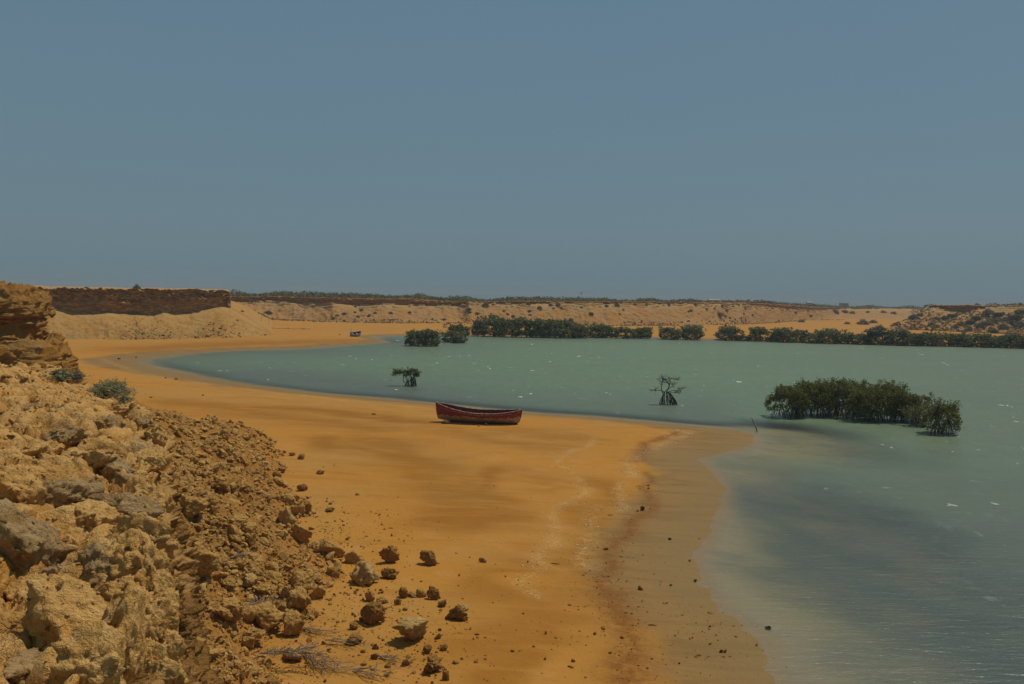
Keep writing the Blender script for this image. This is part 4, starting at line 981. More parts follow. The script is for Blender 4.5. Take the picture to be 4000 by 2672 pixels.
def wiggle(rs, a, b, n, amp):
    a = np.asarray(a, float); b = np.asarray(b, float); t = np.linspace(0, 1, n)[:, None]
    P = a + (b - a) * t; nz = rs.normal(0, amp, (n, 3)); nz[0] = 0; nz[-1] = 0; nz = np.cumsum(nz, 0) * 0.5 * np.sin(t * math.pi)
    return P + nz
def mangrove(seed, w=3.0, h=2.8, nleaf=3500, name='mangrove_tree', leafy=1.0, lsize=0.075, base=0.28, mats=None, dens_low=0.2, nroot=84, sparse=False, low=-0.45):
    """multi-stemmed mangrove: arching prop roots, grey branches, rosettes of leaves near the tips"""
    rs = np.random.RandomState(seed)
    ml, mb, mr = mats or (M_leaf, M_bark, M_root)
    root = empty(name)
    rt = MB(); br = MB(); tips = []
    nst = 7
    for k in range(nst):
        bx, by = rs.uniform(-0.34, 0.34) * w, rs.uniform(-0.3, 0.3) * w * 0.8
        hb = h * rs.uniform(0.22, 0.38)
        top = np.array([bx * 1.25 + rs.normal(0, .15), by * 1.25 + rs.normal(0, .1), h * rs.uniform(0.62, 0.8)])
        P = wiggle(rs, (bx, by, hb), top, 7, 0.09 * h / 2.5); br.tube(P, np.linspace(0.045, 0.022, 7) * h / 2.6, 5)
        for q in range(nroot // nst + 1):                       # prop roots
            a = rs.uniform(0, 6.28); L = rs.uniform(0.15, 0.5) * h * 0.8
            e = np.array([bx + math.cos(a) * L, by + math.sin(a) * L, -0.35]); s0 = P[rs.randint(0, 3)]
            t_ = np.linspace(0, 1, 8)[:, None]; arc = s0 + (e - s0) * t_; arc[:, 2] = s0[2] - (s0[2] + 0.35) * (t_[:, 0] ** 2.1)
            arc[:, :2] = s0[:2] + (e[:2] - s0[:2]) * (t_ ** 0.75)
            arc += rs.normal(0, 0.015, arc.shape)
            (rt if q % 3 else br).tube(arc, np.linspace(0.024, 0.016, 8) * h / 2.6, 4)
        for q in range(6):
            i0 = rs.randint(2, 7); s0 = P[i0]; a = rs.uniform(0, 6.28); L = rs.uniform(0.15, 0.42) * w * 0.7
            e = s0 + np.array([math.cos(a) * L, math.sin(a) * L * 0.8, rs.uniform(0.0, 0.33) * h])
            e[2] = min(e[2], h * 0.93)
            B = wiggle(rs, s0, e, 5, 0.06); br.tube(B, np.linspace(0.022, 0.010, 5) * h / 2.6, 4)
            for r_ in range(5):
                s1 = B[rs.randint(1, 5)]; e1 = s1 + rs.normal(0, 1, 3) * np.array([.22, .2, .16]) * h / 2.5 + [0, 0, 0.10 * h]
                T_ = wiggle(rs, s1, e1, 4, 0.03); br.tube(T_, np.linspace(0.010, 0.005, 4) * h / 2.6, 3); tips.append(e1)
    tips = np.array(tips)
    # shell of rosettes over an uneven dome
    n2 = int(len(tips) * 1.6)
    th_ = rs.uniform(0, 6.28, n2); ph = np.arccos(rs.uniform(low, 1, n2)); 
    bump_ = 0.90 + 0.13 * rs.rand(n2)
    dome = np.c_[np.cos(th_) * np.sin(ph) * w * 0.5 * bump_, np.sin(th_) * np.sin(ph) * w * 0.45 * bump_, h * base + np.where(np.cos(ph) > 0, np.cos(ph) * h * (1 - base), np.cos(ph) * h * base) * bump_ * 0.95]
    lump = 1 + (0.16 if low > -.6 else 0.34) * fbm(dome * (1.1 if low > -.6 else 0.8) + seed, 3, seed)
    dome[:, 2] *= lump
    if low < -.6: dome[:, :2] *= (1 + 0.35 * fbm(dome * 0.6 + 3 * seed, 2, seed + 5))[:, None]
    C = np.vstack([tips, dome]) if not sparse else tips
    lowcut = rs.rand(len(C)) < np.clip((C[:, 2] / h - base * 0.55) * 2.5 + dens_low, 0, 1); C = C[lowcut]
    per = max(3, int(nleaf / len(C)))
    Cc = np.repeat(C, per, 0) + rs.normal(0, 0.055 * h / 2.6 + 0.035, (len(C) * per, 3))
    if leafy < 1: Cc = Cc[rs.rand(len(Cc)) < leafy]
    Cc = Cc[Cc[:, 2] > (0.12 if low > -.6 else 0.03) * h]
    lf = MB(); V, Fq, r = leaves(rs, Cc, lsize, 0.55); lf.add(V, Fq, r)
    br.build('branches', mb, root); rt.build('prop_roots', mr, root)
    lf.build('crown', ml, root, smooth=False)
    return root

def near_mangroves():
    G_ = 'mangroves growing together in the shallow water'
    labs = ['leftmost mangrove of the large green clump standing in the shallows', 'mangrove second from left in the large clump in the shallows', 'tall mangrove at the highest point of the large clump',
            'mangrove at the back middle of the large clump in the shallows', 'mangrove right of the middle in the large clump, roots in dark shade', 'dense peaked mangrove right of centre in the large clump',
            'mangrove at the right end of the large clump with bare pale branches under it']
    spec = [(3075, 1634, 3.0, 2.45), (3165, 1630, 3.0, 2.65), (3255, 1632, 3.1, 2.95), (3335, 1625, 3.0, 2.75), (3390, 1650, 2.8, 2.6), (3450, 1648, 2.8, 3.0), (3525, 1652, 2.3, 2.15)]
    for i, (a, b, w, h) in enumerate(spec):
        r = mangrove(400 + i, w * 1.08, h * 0.90, 10000, lsize=0.06, base=0.40, low=-0.59)
        q = U(np.array(a), np.array(b - 6), 0.0); r.location = (q[0], q[1], 0)
        tag(r, labs[i], 'mangrove', G_)
    r = mangrove(431, 1.9, 1.5, 1500, lsize=0.07, base=0.35, leafy=.7); q = U(np.array(3585), np.array(1664), 0.0); r.location = (q[0], q[1], 0)
    tag(r, 'low thin mangrove bridging the large clump and the small round one', 'mangrove', G_)
    r = mangrove(432, 2.5, 2.05, 4800, lsize=0.07, base=0.28); q = U(np.array(3672), np.array(1694), 0.0); r.location = (q[0], q[1], 0)
    tag(r, 'small round mangrove standing apart at the right of the large clump', 'mangrove', G_)
    # bare pale branches
    rs = np.random.RandomState(8)
near_mangroves()

# lone left mangrove: leaning, thin crown reaching left
def lone(seed, a, b, pts_scale, stems, roots, leafn, label, leafm, h, tipsz=0.06):
    rs = np.random.RandomState(seed); root = empty('mangrove_tree'); br = MB(); rt = MB(); C = []
    for P0, rad in stems:
        P0 = np.array(P0, float)
        P0 = np.c_[P0[:, 0], rs.uniform(-.12, .12, len(P0)).cumsum() * 0.5, P0[:, 1]] if P0.shape[1] == 2 else P0
        Q_ = smooth_line(P0, 4); br.tube(Q_ , np.linspace(rad, rad * 0.4, len(Q_)), 5)
        for k in range(int(7 * len(P0) / 3)):
            s0 = Q_[rs.randint(len(Q_) // 2, len(Q_))]; e = s0 + rs.normal(0, 1, 3) * np.array([.22, .2, .11]) + [0, 0, .06]
            B = wiggle(rs, s0, e, 5, 0.04); br.tube(B, np.linspace(rad * .42, 0.006, 5), 4); C.append(e)
            for q in range(4):
                e2 = B[rs.randint(2, 5)] + rs.normal(0, 1, 3) * np.array([.12, .1, .08]); br.tube(wiggle(rs, B[3], e2, 3, 0.02), [0.008, 0.006, 0.004], 3); C.append(e2)
    for (x0, z0, x1) in roots:
        y1 = rs.uniform(-.35, .35); n = 8; t_ = np.linspace(0, 1, n)
        P_ = np.c_[x0 + (x1 - x0) * t_ ** 0.8, y1 * t_, z0 - (z0 + 0.3) * t_ ** 1.6] + rs.normal(0, 0.012, (n, 3)); rt.tube(P_, np.linspace(0.035, 0.024, n), 4)
        for q in range(2):
            i0 = rs.randint(2, 6); e = np.array([P_[i0][0] + rs.uniform(-.25, .25), P_[i0][1] + rs.uniform(-.3, .3), -.3]); rt.tube(wiggle(rs, P_[i0], e, 4, 0.02), [0.022, 0.02, 0.018, 0.018], 4)
    C = np.array(C); br.build('branches', M_dead, root); rt.build('prop_roots', M_dead, root)
    Cc = np.repeat(C, max(1, leafn // len(C)), 0); Cc = Cc + rs.normal(0, 0.05, Cc.shape); lf = MB(); lf.add(*leaves(rs, Cc, tipsz, 0.55)); lf.build('crown', leafm, root, smooth=False)
    q = U(np.array(float(a)), np.array(float(b)), 0.0); root.location = (q[0], q[1], 0.0)
    tag(root, label, 'mangrove')
M_leaf_brown = leaf_mat('withered leaf', (0.09, 0.05, 0.02), (0.10, 0.085, 0.04))
lone(61, 1600, 1508, 1,
     [([(-.5, 0.3), (-.62, .6), (-.55, 1.05), (-.8, 1.25), (-1.25, 1.2)], .04), ([(-.2, .3), (-.35, .75), (-.5, 1.1), (-1.0, 1.35), (-1.45, 1.05)], .04), ([(-.1, .3), (-.25, .8), (-.4, 1.2), (0.1, 1.5)], .035),
      ([(.2, .3), (.15, .8), (.05, 1.2), (.1, 1.5)], .05), ([(.3, .3), (.3, .9), (.5, 1.3), (.3, 1.55)], .045), ([(.4, .2), (.35, .7), (.6, 1.1), (.75, 1.25)], .04), ([(.2, .5), (.45, 1.0), (.7, 1.3)], .03)],
     [(.15, .9, -.4), (.2, .8, -.2), (.2, .8, .0), (.2, .9, .2), (.3, .8, .45), (.3, .7, .35), (.4, .8, .7), (.3, .9, .6), (.1, .5, -.6), (.4, .6, .55), (.25, .5, .1), (-.3, .35, -.5), (-.3, .4, -.1), (.2, .4, .3), (.35, .5, .75)],
     2300, 'small ragged mangrove in the water, thin crown leaning left, beyond the red boat', M_leaf, 1.8)
lone(62, 2600, 1580, 1,
     [([(-.25, .95), (-.4, 1.3), (-.35, 1.9), (-.3, 2.3)], .045), ([(-.05, 1.05), (.15, 1.3), (.25, 1.6), (.0, 1.95), (-.25, 2.15), (-.55, 2.2)], .06), ([(.22, 1.5), (.32, 1.8), (.3, 2.1), (.55, 2.15), (.9, 2.1)], .035),
      ([(-.15, 1.05), (-.45, 1.15), (-.8, 1.15), (-1.05, 1.2)], .035), ([(0, 1.0), (.5, 1.15), (.9, 1.2), (1.15, 1.35)], .035), ([(0, .95), (.6, 1.0), (1.2, 1.0)], .03), ([(.1, 1.2), (.6, 1.6), (.9, 1.75)], .02)],
     [(-.1, 1.05, -.35), (-.1, 1.0, -.3), (-.1, 1.0, -.1), (0, 1.0, .1), (0, 1.0, .3), (.1, 1.0, .55), (.1, 1.0, .8), (0.1, 1.05, 1.0), (.1, .95, 1.15), (-.15, .8, -.55), (.2, .8, .7), (.3, .8, .95), (.0, .7, .2), (.4, .7, 1.0), (-.2, .5, -.25), (.5, .55, .85), (.3, .5, .45)],
     260, 'nearly bare dark mangrove on a tangle of spreading roots in the lagoon', M_leaf_brown, 2.5, 0.05)

# far mangroves: one tree each, few shared meshes
protos = []
for k in range(7):
    r = mangrove(700 + k, 1.0 * 4.6, 3.6, 4600, lsize=0.17, base=0.34, mats=(M_leaf_far, M_bark, M_root), dens_low=0.9, nroot=14, low=-0.85); protos.append(r)
def far_mangrove(i, a, b, w_px, h_px, label, group=None, up=0.0):
    q = U(np.array(float(a)), np.array(float(b)), up); D_ = q[1]
    r = copy_tree(protos[i % 7]) if i >= 7 else protos[i]
    rr = np.random.RandomState(i + 50); w = w_px * 1.12 / F * D_ * rr.uniform(.92, 1.1); h = h_px * 0.95 / F * D_ * rr.uniform(.80, 1.10)
    r.location = (q[0], q[1], up - 0.02); r.scale = (w / 4.6, w / 4.6 * 0.95, h / 3.6); r.rotation_euler = (0, 0, (i * 1.7) % 6.28)
    tag(r, label, 'mangrove', group)
fm = [
 (1632, 1351, 84, 68, 'left half of the pair of round mangroves nearest the sand spit'), (1680, 1352, 80, 74, 'right half of the pair of round mangroves nearest the sand spit'),
 (1762, 1337, 66, 52, 'low mangrove with a fallen pale limb between two taller ones'), (1795, 1340, 50, 36, 'smallest mangrove at the right foot of the spit group'), (1795, 1315, 74, 52, 'round mangrove at the back of the spit group'),
 (1872, 1311, 60, 54, 'small mangrove at the left end of the long dark thicket'), (1925, 1314, 95, 80, None), (1985, 1316, 95, 78, None), (2045, 1317, 100, 74, None), (2100, 1318, 100, 80, None), (2160, 1319, 105, 80, None), (2215, 1320, 100, 74, None), (2265, 1320, 80, 54, None), 
 (2330, 1319, 78, 54, 'first rounded mangrove right of the long dark thicket'), (2368, 1319, 66, 50, 'second mangrove right of the long dark thicket'), (2435, 1322, 84, 50, 'ragged mangrove left of the gap of bare sand'), (2492, 1322, 62, 46, 'narrow mangrove at the edge of the gap of bare sand'), (2520, 1323, 46, 42, 'small mangrove just left of the open sand gap'),
 (2615, 1326, 86, 56, 'left round mangrove of the separate pair between two sand gaps'), (2705, 1327, 92, 54, 'right round mangrove of the separate pair between two sand gaps'),
 (2845, 1329, 84, 48, 'first mangrove of the long right-hand row'), (2905, 1331, 50, 22, 'lowest part of the right-hand row near its left end'), (2965, 1333, 90, 50, None), (3050, 1336, 100, 56, None), (3110, 1337, 70, 46, None), (3170, 1340, 84, 44, None), (3240, 1342, 92, 54, None), (3310, 1343, 84, 40, None), (3365, 1345, 74, 40, None), (3420, 1346, 92, 58, None),
 (3500, 1348, 110, 60, None), (3560, 1350, 84, 52, None), (3620, 1351, 90, 52, None), (3690, 1352, 84, 50, None), (3760, 1354, 92, 54, None), (3830, 1356, 96, 54, None), (3900, 1357, 80, 46, None), (3955, 1359, 92, 50, None), (4020, 1361, 92, 52, None)]
ORD = ['first', 'second', 'third', 'fourth', 'fifth', 'sixth', 'seventh', 'eighth', 'ninth', 'tenth', 'eleventh', 'twelfth', 'thirteenth', 'fourteenth', 'fifteenth', 'sixteenth', 'seventeenth', 'eighteenth', 'nineteenth']
n1_ = n2_ = 0
for i, (a, b, w_, h_, lab) in enumerate(fm):
    if lab: far_mangrove(i, a, b, w_, h_ * 1.02, lab, 'mangroves along the far shore')
    elif a < 2300: far_mangrove(i, a, b, w_, h_ * 1.02, '%s dark mangrove from the left inside the long tall thicket' % ORD[n1_ + 1], 'mangroves of the long thicket'); n1_ += 1
    else: far_mangrove(i, a, b, w_, h_ * 1.02, '%s mangrove from the left in the long low right-hand row' % ORD[n2_ + 2], 'mangroves of the right-hand row'); n2_ += 1

# shrubs
def shrub_mesh(seed, n, mat, twig=True, lsize=0.08, h=0.7, flatness=1.0):
    rs = np.random.RandomState(seed)
    a = rs.uniform(0, 6.28, n); ph = np.arccos(rs.uniform(0, 1, n)); r = 0.5 * rs.uniform(.35, 1, n) ** 0.5
    C = np.c_[np.cos(a) * np.sin(ph) * r, np.sin(a) * np.sin(ph) * r, np.cos(ph) * r * 2 * h]
    C[:, :] *= (1 + 0.3 * fbm(C * 4 + seed, 2, seed))[:, None]
    b = MB(); b.add(*leaves(rs, C, lsize, 0.3))
    for k in range(26):
        e = C[rs.randint(n)]; b.tube(wiggle(rs, (0, 0, 0), e, 4, 0.03), [0.012, 0.009, 0.007, 0.004], 3)
    o = b.build('shrub', mat, None, False); me = o.data; bpy.data.objects.remove(o); return me
SH = [shrub_mesh(30 + k, 900, M_shrub) for k in range(4)]
SG = [shrub_mesh(40 + k, 1000, M_green, h=0.6) for k in range(3)]
# on the far cliff slopes: sit on the built surface by casting down
bpy.context.view_layer.update()
dg = bpy.context.evaluated_depsgraph_get()
def hit_px(a, b):
    d = ray(np.array(float(a)), np.array(float(b))); d = Vector(d).normalized()
    hit, loc, nrm, idx, ob, mtx = sc.ray_cast(dg, Vector((0, 0, CZ)), d)
    return loc if hit else None
spx = [(1895, 1185, 36), (1830, 1205, 30), (1835, 1218, 20), (1865, 1222, 22), (1925, 1190, 18), (2063, 1186, 24), (2108, 1198, 26), (2150, 1187, 18), (2180, 1186, 26), (2192, 1200, 18), (2163, 1202, 16), (1968, 1212, 18), (1982, 1225, 18), (2005, 1232, 20), (2068, 1212, 20),
       (2070, 1228, 18), (2310, 1222, 26), (2230, 1246, 26), (1928, 1232, 26), (1870, 1254, 30), (1735, 1245, 18), (1750, 1260, 18), (1690, 1244, 12), (1412, 1208, 20), (1385, 1218, 18), (1345, 1222, 22), (1318, 1230, 20), (1302, 1240, 20), (1398, 1234, 22), (1443, 1230, 24), (1465, 1220, 22), (1525, 1220, 26),
       (1388, 1196, 16), (1600, 1217, 18), (1048, 1216, 40), (945, 1214, 20), (2270, 1199, 14), (2410, 1188, 30), (2370, 1192, 20), (2525, 1186, 18), (2480, 1186, 18), (2612, 1188, 18), (2715, 1187, 20), (2820, 1192, 20), (2862, 1186, 16), (2885, 1188, 16), (2760, 1205, 16), (2838, 1210, 20), (2812, 1224, 40), (2830, 1232, 24),
       (2850, 1240, 16), (2700, 1210, 20), (2690, 1214, 14), (2420, 1225, 16), (2435, 1208, 14), (2790, 1204, 14), (2910, 1206, 14), (2905, 1224, 14), (2940, 1228, 14), (2690, 1252, 14), (3105, 1218, 24), (3155, 1212, 18), (3165, 1232, 22), (3130, 1252, 34), (3300, 1214, 34), (3330, 1218, 26), (3270, 1222, 20), (3390, 1216, 20), (3450, 1216, 30), (3490, 1220, 30),
       (3370, 1255, 60), (3410, 1254, 40), (3310, 1260, 30), (3410, 1278, 84), (3440, 1276, 60), (3500, 1262, 16), (3530, 1292, 40), (3560, 1236, 28), (3588, 1242, 22), (3600, 1228, 26), (3570, 1232, 50), (3040, 1250, 14), (3260, 1212, 40)]
SL = 'dry grey shrub on the sandy slope of the far cliff'
rs = np.random.RandomState(77)
def put_shrub(a, b, w, me, label, group, flat=0.6, name='shrub'):
    if w > 55: flat = 0.36
    L = hit_px(a, b + w * 0.25)
    if L is None or L.y > 600: return None
    s = w / F * L.y
    o = bpy.data.objects.new(name, me); col.objects.link(o); o.location = (L.x, L.y, L.z - 0.05 * s); o.scale = (s, s, s * flat); o.rotation_euler = (0, 0, rs.uniform(0, 6.28))
    return tag(o, label, 'shrub', group)
special = {(1048, 1216): 'wide flat dry shrub on the pale slope at the left end of the far cliff', (3410, 1278): 'widest shrub on the sand in front of the valley', (3370, 1255): 'spreading shrub in the mouth of the valley, behind the widest one', (2812, 1224): 'large dark shrub above an orange ledge on the far slope', (1895, 1185): 'dense grey shrub growing over the rim of the far cliff where the wall ends'}
for (a, b, w) in spx:
    lab = special.get((a, b), SL)
    put_shrub(a, b, w * 0.85, SH[rs.randint(4)], lab, None if (a, b) in special else 'shrubs on the far cliff slopes')
for (a, b, w) in [(3720, 1228, 44), (3690, 1238, 30), (3860, 1215, 50), (3880, 1240, 60), (3850, 1250, 60), (3900, 1222, 44), (3940, 1235, 60), (3975, 1225, 70), (3960, 1248, 60), (3790, 1252, 40), (3760, 1262, 36), (3730, 1272, 30), (3815, 1236, 40), (3990, 1205, 60), (3830, 1270, 40), (3920, 1270, 40), (3985, 1262, 50), (3655, 1240, 30), (3780, 1285, 36), (3880, 1288, 36), (3640, 1262, 30)]:
    put_shrub(a, b, w, (SG if rs.rand() < .6 else SH)[rs.randint(3)], 'green-grey shrub on the rocky right-hand cliff', 'shrubs on the right-hand cliff')
for (a, b, w, f, lab) in [(336, 1126, 26, .35, 'low brown bush on top of the headland, left of the taller one'), (533, 1125, 34, .75, 'dark lumpy bush on the headland skyline')]:
    q = W(np.array(float(a)), np.array(float(b + 3)), np.array(158.0)); s = w / F * 158
    o = bpy.data.objects.new('shrub', SH[0]); col.objects.link(o); o.location = (q[0], q[1], drop(q[0], q[1]) - .05); o.scale = (s, s, s * f); tag(o, lab, 'shrub')

# scrub belt on the far plateau
rs = np.random.RandomState(91); b = MB(); NB = 2300
a = rs.uniform(905, 4100, NB)
Dt = np.interp(a, [860, 1500, 2000, 2300, 2700, 2950, 3050, 3200, 3290, 3550, 3640, 3700, 4000], [243, 242, 250, 263, 276, 303, 340, 400, 482, 495, 305, 300, 283])
Db = Dt + 5 + np.abs(rs.normal(0, 1, NB)) * 60 + 20 * (a < 3600) * (a > 1850)
for k in range(NB):
    q = W(np.array(a[k]), np.array(1170.0), np.array(Db[k])); g = drop(q[0], q[1])
    if a[k] > 3640 and Db[k] > 300: continue
    clump = 0.5 + 0.5 * math.sin(a[k] * 0.021 + math.sin(a[k] * .0073) * 3)
    w = rs.uniform(1.2, 3.6) * (0.8 + Db[k] / 600); h = rs.uniform(0.9, 1.6) * (0.65 + 0.6 * clump)
    if 3290 < a[k] < 3600: h *= 1.3; w *= 1.4
    n = 34; th_ = rs.uniform(0, 6.28, n); ph = np.arccos(rs.uniform(0, 1, n))
    C = np.c_[q[0] + np.cos(th_) * np.sin(ph) * w / 2, q[1] + np.sin(th_) * np.sin(ph) * w / 2, g + np.cos(ph) * h * rs.uniform(.7, 1.0, n)]
    b.add(*leaves(rs, C, 0.30, 0.55))
sb = b.build('scrub', M_scrub, None, False)
tag(sb, 'low grey-green scrub covering the plateau behind the far cliffs', 'scrub', kind='stuff')

# big blocks wedged along the ledge and its broken face
M_block = rock_mat('ledge block', sc_=1.1, local=True, dirt_amt=0.8)
M_blockg = rock_mat('weathered ledge block', pale=(0.44, 0.29, 0.13), mid=(0.36, 0.21, 0.08), dirt=(0.46, 0.24, 0.06), sc_=1.1, local=True, dirt_amt=0.7)
LB_ = 'fractured tan block wedged among others in the rock ledge'
blocks = [(50, 2110, 210, 200, 1, 'big rounded grey-tan block at the left edge of the view'), (50, 1935, 170, 110, 0, 'orange-tan block above the big grey one at the left edge'), (345, 2020, 150, 120, 0, LB_), (460, 1980, 200, 90, 1, 'pale cracked slab on the ledge close to its lip'),
 (520, 2090, 180, 110, 0, LB_), (215, 1930, 180, 70, 1, LB_), (530, 2200, 150, 150, 0, 'rounded block overhanging the dark face of the ledge'), (245, 2420, 200, 130, 0, 'large orange-tan block low in the near corner of the ledge'), (60, 2610, 220, 120, 1, 'grey cracked slab in the bottom left corner'), (365, 2210, 150, 130, 1, LB_),
 (110, 2310, 150, 110, 0, LB_), (450, 1840, 150, 70, 1, LB_), (350, 1795, 150, 60, 0, LB_), (260, 2130, 120, 80, 0, LB_), (440, 2500, 150, 190, 0, LB_), (535, 2440, 150, 210, 0, 'tall dark-faced block below the lip near the bottom edge'), (575, 2590, 130, 160, 0, LB_), (330, 2610, 170, 140, 0, LB_), (150, 2510, 150, 100, 0, LB_),
 (490, 2330, 130, 110, 0, LB_), (600, 1700, 90, 60, 0, LB_), (590, 1790, 100, 70, 0, LB_), (600, 1880, 100, 80, 0, LB_), (600, 1960, 90, 90, 0, LB_), (560, 1640, 80, 50, 1, LB_), (610, 2100, 90, 110, 0, LB_), (600, 2280, 100, 120, 0, LB_), (620, 2400, 100, 120, 0, LB_), (400, 1660, 120, 45, 1, LB_), (250, 1700, 140, 50, 1, LB_), (120, 1770, 150, 60, 0, LB_),
 (90, 1600, 120, 36, 1, LB_), (480, 1600, 80, 30, 0, LB_), (640, 2520, 100, 130, 0, LB_), (650, 2640, 110, 100, 0, LB_), (200, 2240, 110, 80, 1, LB_), (560, 2000, 100, 70, 0, LB_)]
rs = np.random.RandomState(17)
bl = []
for (a_, b_, w_, h_, g_, lab) in blocks:
    L_ = hit_px(a_, b_ + h_ * 0.2)
    bl.append(L_)
for i, ((a_, b_, w_, h_, g_, lab), L_) in enumerate(zip(blocks, bl)):
    if L_ is None or L_.y > 30: continue
    w = w_ / F * L_.y * (1.3 if b_ > 1880 else 1.0); h = h_ / F * L_.y
    V, Fc = stone(4, 1200 + i * 3, 0.85, 0.10, 0.9)
    V[:, :2] -= V[:, :2].mean(0); V[:, 2] -= V[:, 2].mean()
    V = V * np.array([w, w * 0.95, w * min(1.5, max(.75, h_ / w_ * 1.25))]) * 1.25
    o = mesh_from('boulder', V, Fc, M_blockg if g_ else M_block)
    o.location = (L_.x, L_.y + 0.22 * w, L_.z - 0.10 * h); o.rotation_euler = (rs.uniform(-.15, .15), rs.uniform(-.15, .15), rs.uniform(-.3, .3))
    tag(o, lab, 'boulder', 'blocks of the rock ledge' if lab == LB_ else None)
bpy.context.view_layer.update(); dg = bpy.context.evaluated_depsgraph_get()
# loose stones lying on the ledge
rs = np.random.RandomState(123)
ea = rs.uniform(-150, 640, 1500); eb = 1430 + 1240 * rs.uniform(0, 1, 1500) ** 1.5; pts = []; big_ = 0
for a_, b_ in zip(ea, eb):
    L_ = hit_px(a_, b_)
    if L_ is None or L_.z < 5.9 or L_.y > 26 or (b_ > 1950 and rs.rand() < 0.7): continue
    w_ = min(60, 7 * math.exp(rs.normal(0.2, 0.6)) ) * (1.0 if b_ < 2000 else 1.25)
    s_ = w_ / F * L_.y
    if w_ > 24 and big_ < 60:
        big_ += 1
        o = bpy.data.objects.new('rock', STN[rs.randint(10)]); col.objects.link(o); o.location = (L_.x, L_.y, L_.z - 0.3 * s_); o.scale = (s_, s_ * rs.uniform(.7, 1.1), s_ * rs.uniform(.5, .9)); o.rotation_euler = (rs.uniform(-.3, .3), rs.uniform(-.3, .3), rs.uniform(0, 6.28))
        tag(o, 'small tan stone lying loose on top of the rock ledge', 'rock', 'stones lying on the rock ledge')
    else: pts.append((L_.x, L_.y, L_.z, min(s_, .12)))
gr = scatter_mesh('grit', pts, rock_mat('ledge grit', sc_=2.0, local=True), sub=2)
tag(gr, 'small stones and grit scattered over the top of the rock ledge', 'grit', kind='stuff')

# notch bushes
def bush(a, b, D_, w, h, n, mat, label, seed, lsize=0.03, spiky=False, zoff=0.0, twigs=60, twmat=None):
    rs = np.random.RandomState(seed); L_ = hit_px(a, b)
    if L_ is not None and L_.y < 40: D_ = L_.y + 0.1
    q = W(np.array(float(a)), np.array(float(b)), np.array(float(D_)))
    root = empty('bush', tuple(q)); tw = MB(); C = []
    for k in range(twigs):
        a_ = rs.uniform(0, 6.28); el = rs.uniform(0.15, 1.3); L = rs.uniform(.6, 1.0)
        e = np.array([math.cos(a_) * math.cos(el) * w / 2 * L, math.sin(a_) * math.cos(el) * w / 2 * L, math.sin(el) * h * L])
        if spiky: e[0] = abs(e[0]) * rs.choice([1, 1, 1, -0.5]) * 1.3; e[2] *= .8
        P_ = wiggle(rs, (0, 0, 0), e, 6, 0.04 * w); tw.tube(P_, np.linspace(0.014, 0.004, 6) * (w ** .5), 3)
        for j in range(5):
            s1 = P_[rs.randint(2, 6)]; e1 = s1 + rs.normal(0, .10 * w, 3) * np.array([1.2, 1, .6]); T_ = wiggle(rs, s1, e1, 3, .01 * w); tw.tube(T_, [0.006, 0.005, 0.003], 3); C += [T_[1], T_[2], (T_[1] + T_[2]) / 2]
    C = np.array(C); C = np.repeat(C, max(1, n // len(C)), 0); C = C + rs.normal(0, .03 * w, C.shape)
    tw.build('twigs', twmat or M_twig, root); lf = MB(); lf.add(*leaves(rs, C, lsize, 0.4)); lf.build('foliage', mat, root, False)
    return tag(root, label, 'bush')
M_twig = plain('grey twig', (0.32, 0.26, 0.18), 0.9, 0.3, 8, 0.1)
M_bushgrey = leaf_mat('grey green bush', (0.16, 0.18, 0.09), (0.28, 0.29, 0.15), .9, .15)
M_bushgreen = leaf_mat('olive bush leaf', (0.20, 0.20, 0.05), (0.36, 0.33, 0.11), .8, .25)
bush(232, 1484, 24, 0.5, 0.26, 3000, M_bushgrey, 'dense rounded grey-green bush in the gully between the ledge and the near cliff', 1, 0.022)
bush(296, 1492, 25, 0.5, 0.34, 900, M_shrub, 'small dry purple-grey bush beside the rounded grey-green one', 2, 0.02)
bush(405, 1545, 25, 1.05, 0.36, 1100, M_bushgreen, 'straggly olive bush leaning out over the beach from the gully', 3, 0.03, True, twigs=80)
bush(420, 1540, 24, 0.85, 0.35, 1200, M_bushgreen, 'low end of straggly green growth trailing over the ledge rim', 4, 0.025, True)
bush(480, 1572, 21, 0.35, 0.2, 500, M_bushgreen, 'tiny green tuft on the rim of the ledge', 5, 0.018, True, twigs=30)

# dry fallen branches at the rubble foot
M_dry = plain('bleached dry wood', (0.27, 0.20, 0.13), 0.85, 0.3, 10, 0.15)
def dry_branch(a, b, ang_, L_px, label, seed, n=26):
    rs = np.random.RandomState(seed); q = U(np.array(float(a)), np.array(float(b)), 0.45); g = drop(q[0], q[1])
    L = L_px / F * q[1]; mb = MB(); main = []
    d0 = np.array([math.cos(ang_), math.sin(ang_) , 0])
    for k in range(4):
        dd = d0 + rs.normal(0, .2, 3) * [1, 1, .1]; P_ = wiggle(rs, (0, 0, 0.04), dd * L * rs.uniform(.7, 1) + [0, 0, .06], 8, 0.04 * L); P_[:, 2] = np.abs(P_[:, 2]) + .02; mb.tube(P_, np.linspace(.014, .006, 8), 4); main.append(P_)
    for k in range(n * 2):
        P_ = main[rs.randint(4)]; s0 = P_[rs.randint(1, 8)]; e = s0 + (d0 * rs.uniform(.05, .3) + rs.normal(0, .16, 3) * [1, 1, .6]) * L; e[2] = abs(e[2]) + .01
        B_ = wiggle(rs, s0, e, 5, .02 * L); mb.tube(B_, np.linspace(.007, .004, 5), 3)
        for j in range(2):
            e2 = B_[3] + rs.normal(0, .07, 3) * L; e2[2] = abs(e2[2]); mb.tube(wiggle(rs, B_[rs.randint(1, 4)], e2, 3, .005 * L), [.004, .0035, .003], 3)
    o = mb.build('dry_branch', M_dry); o.location = (q[0], q[1], g); return tag(o, label, 'dry branch')
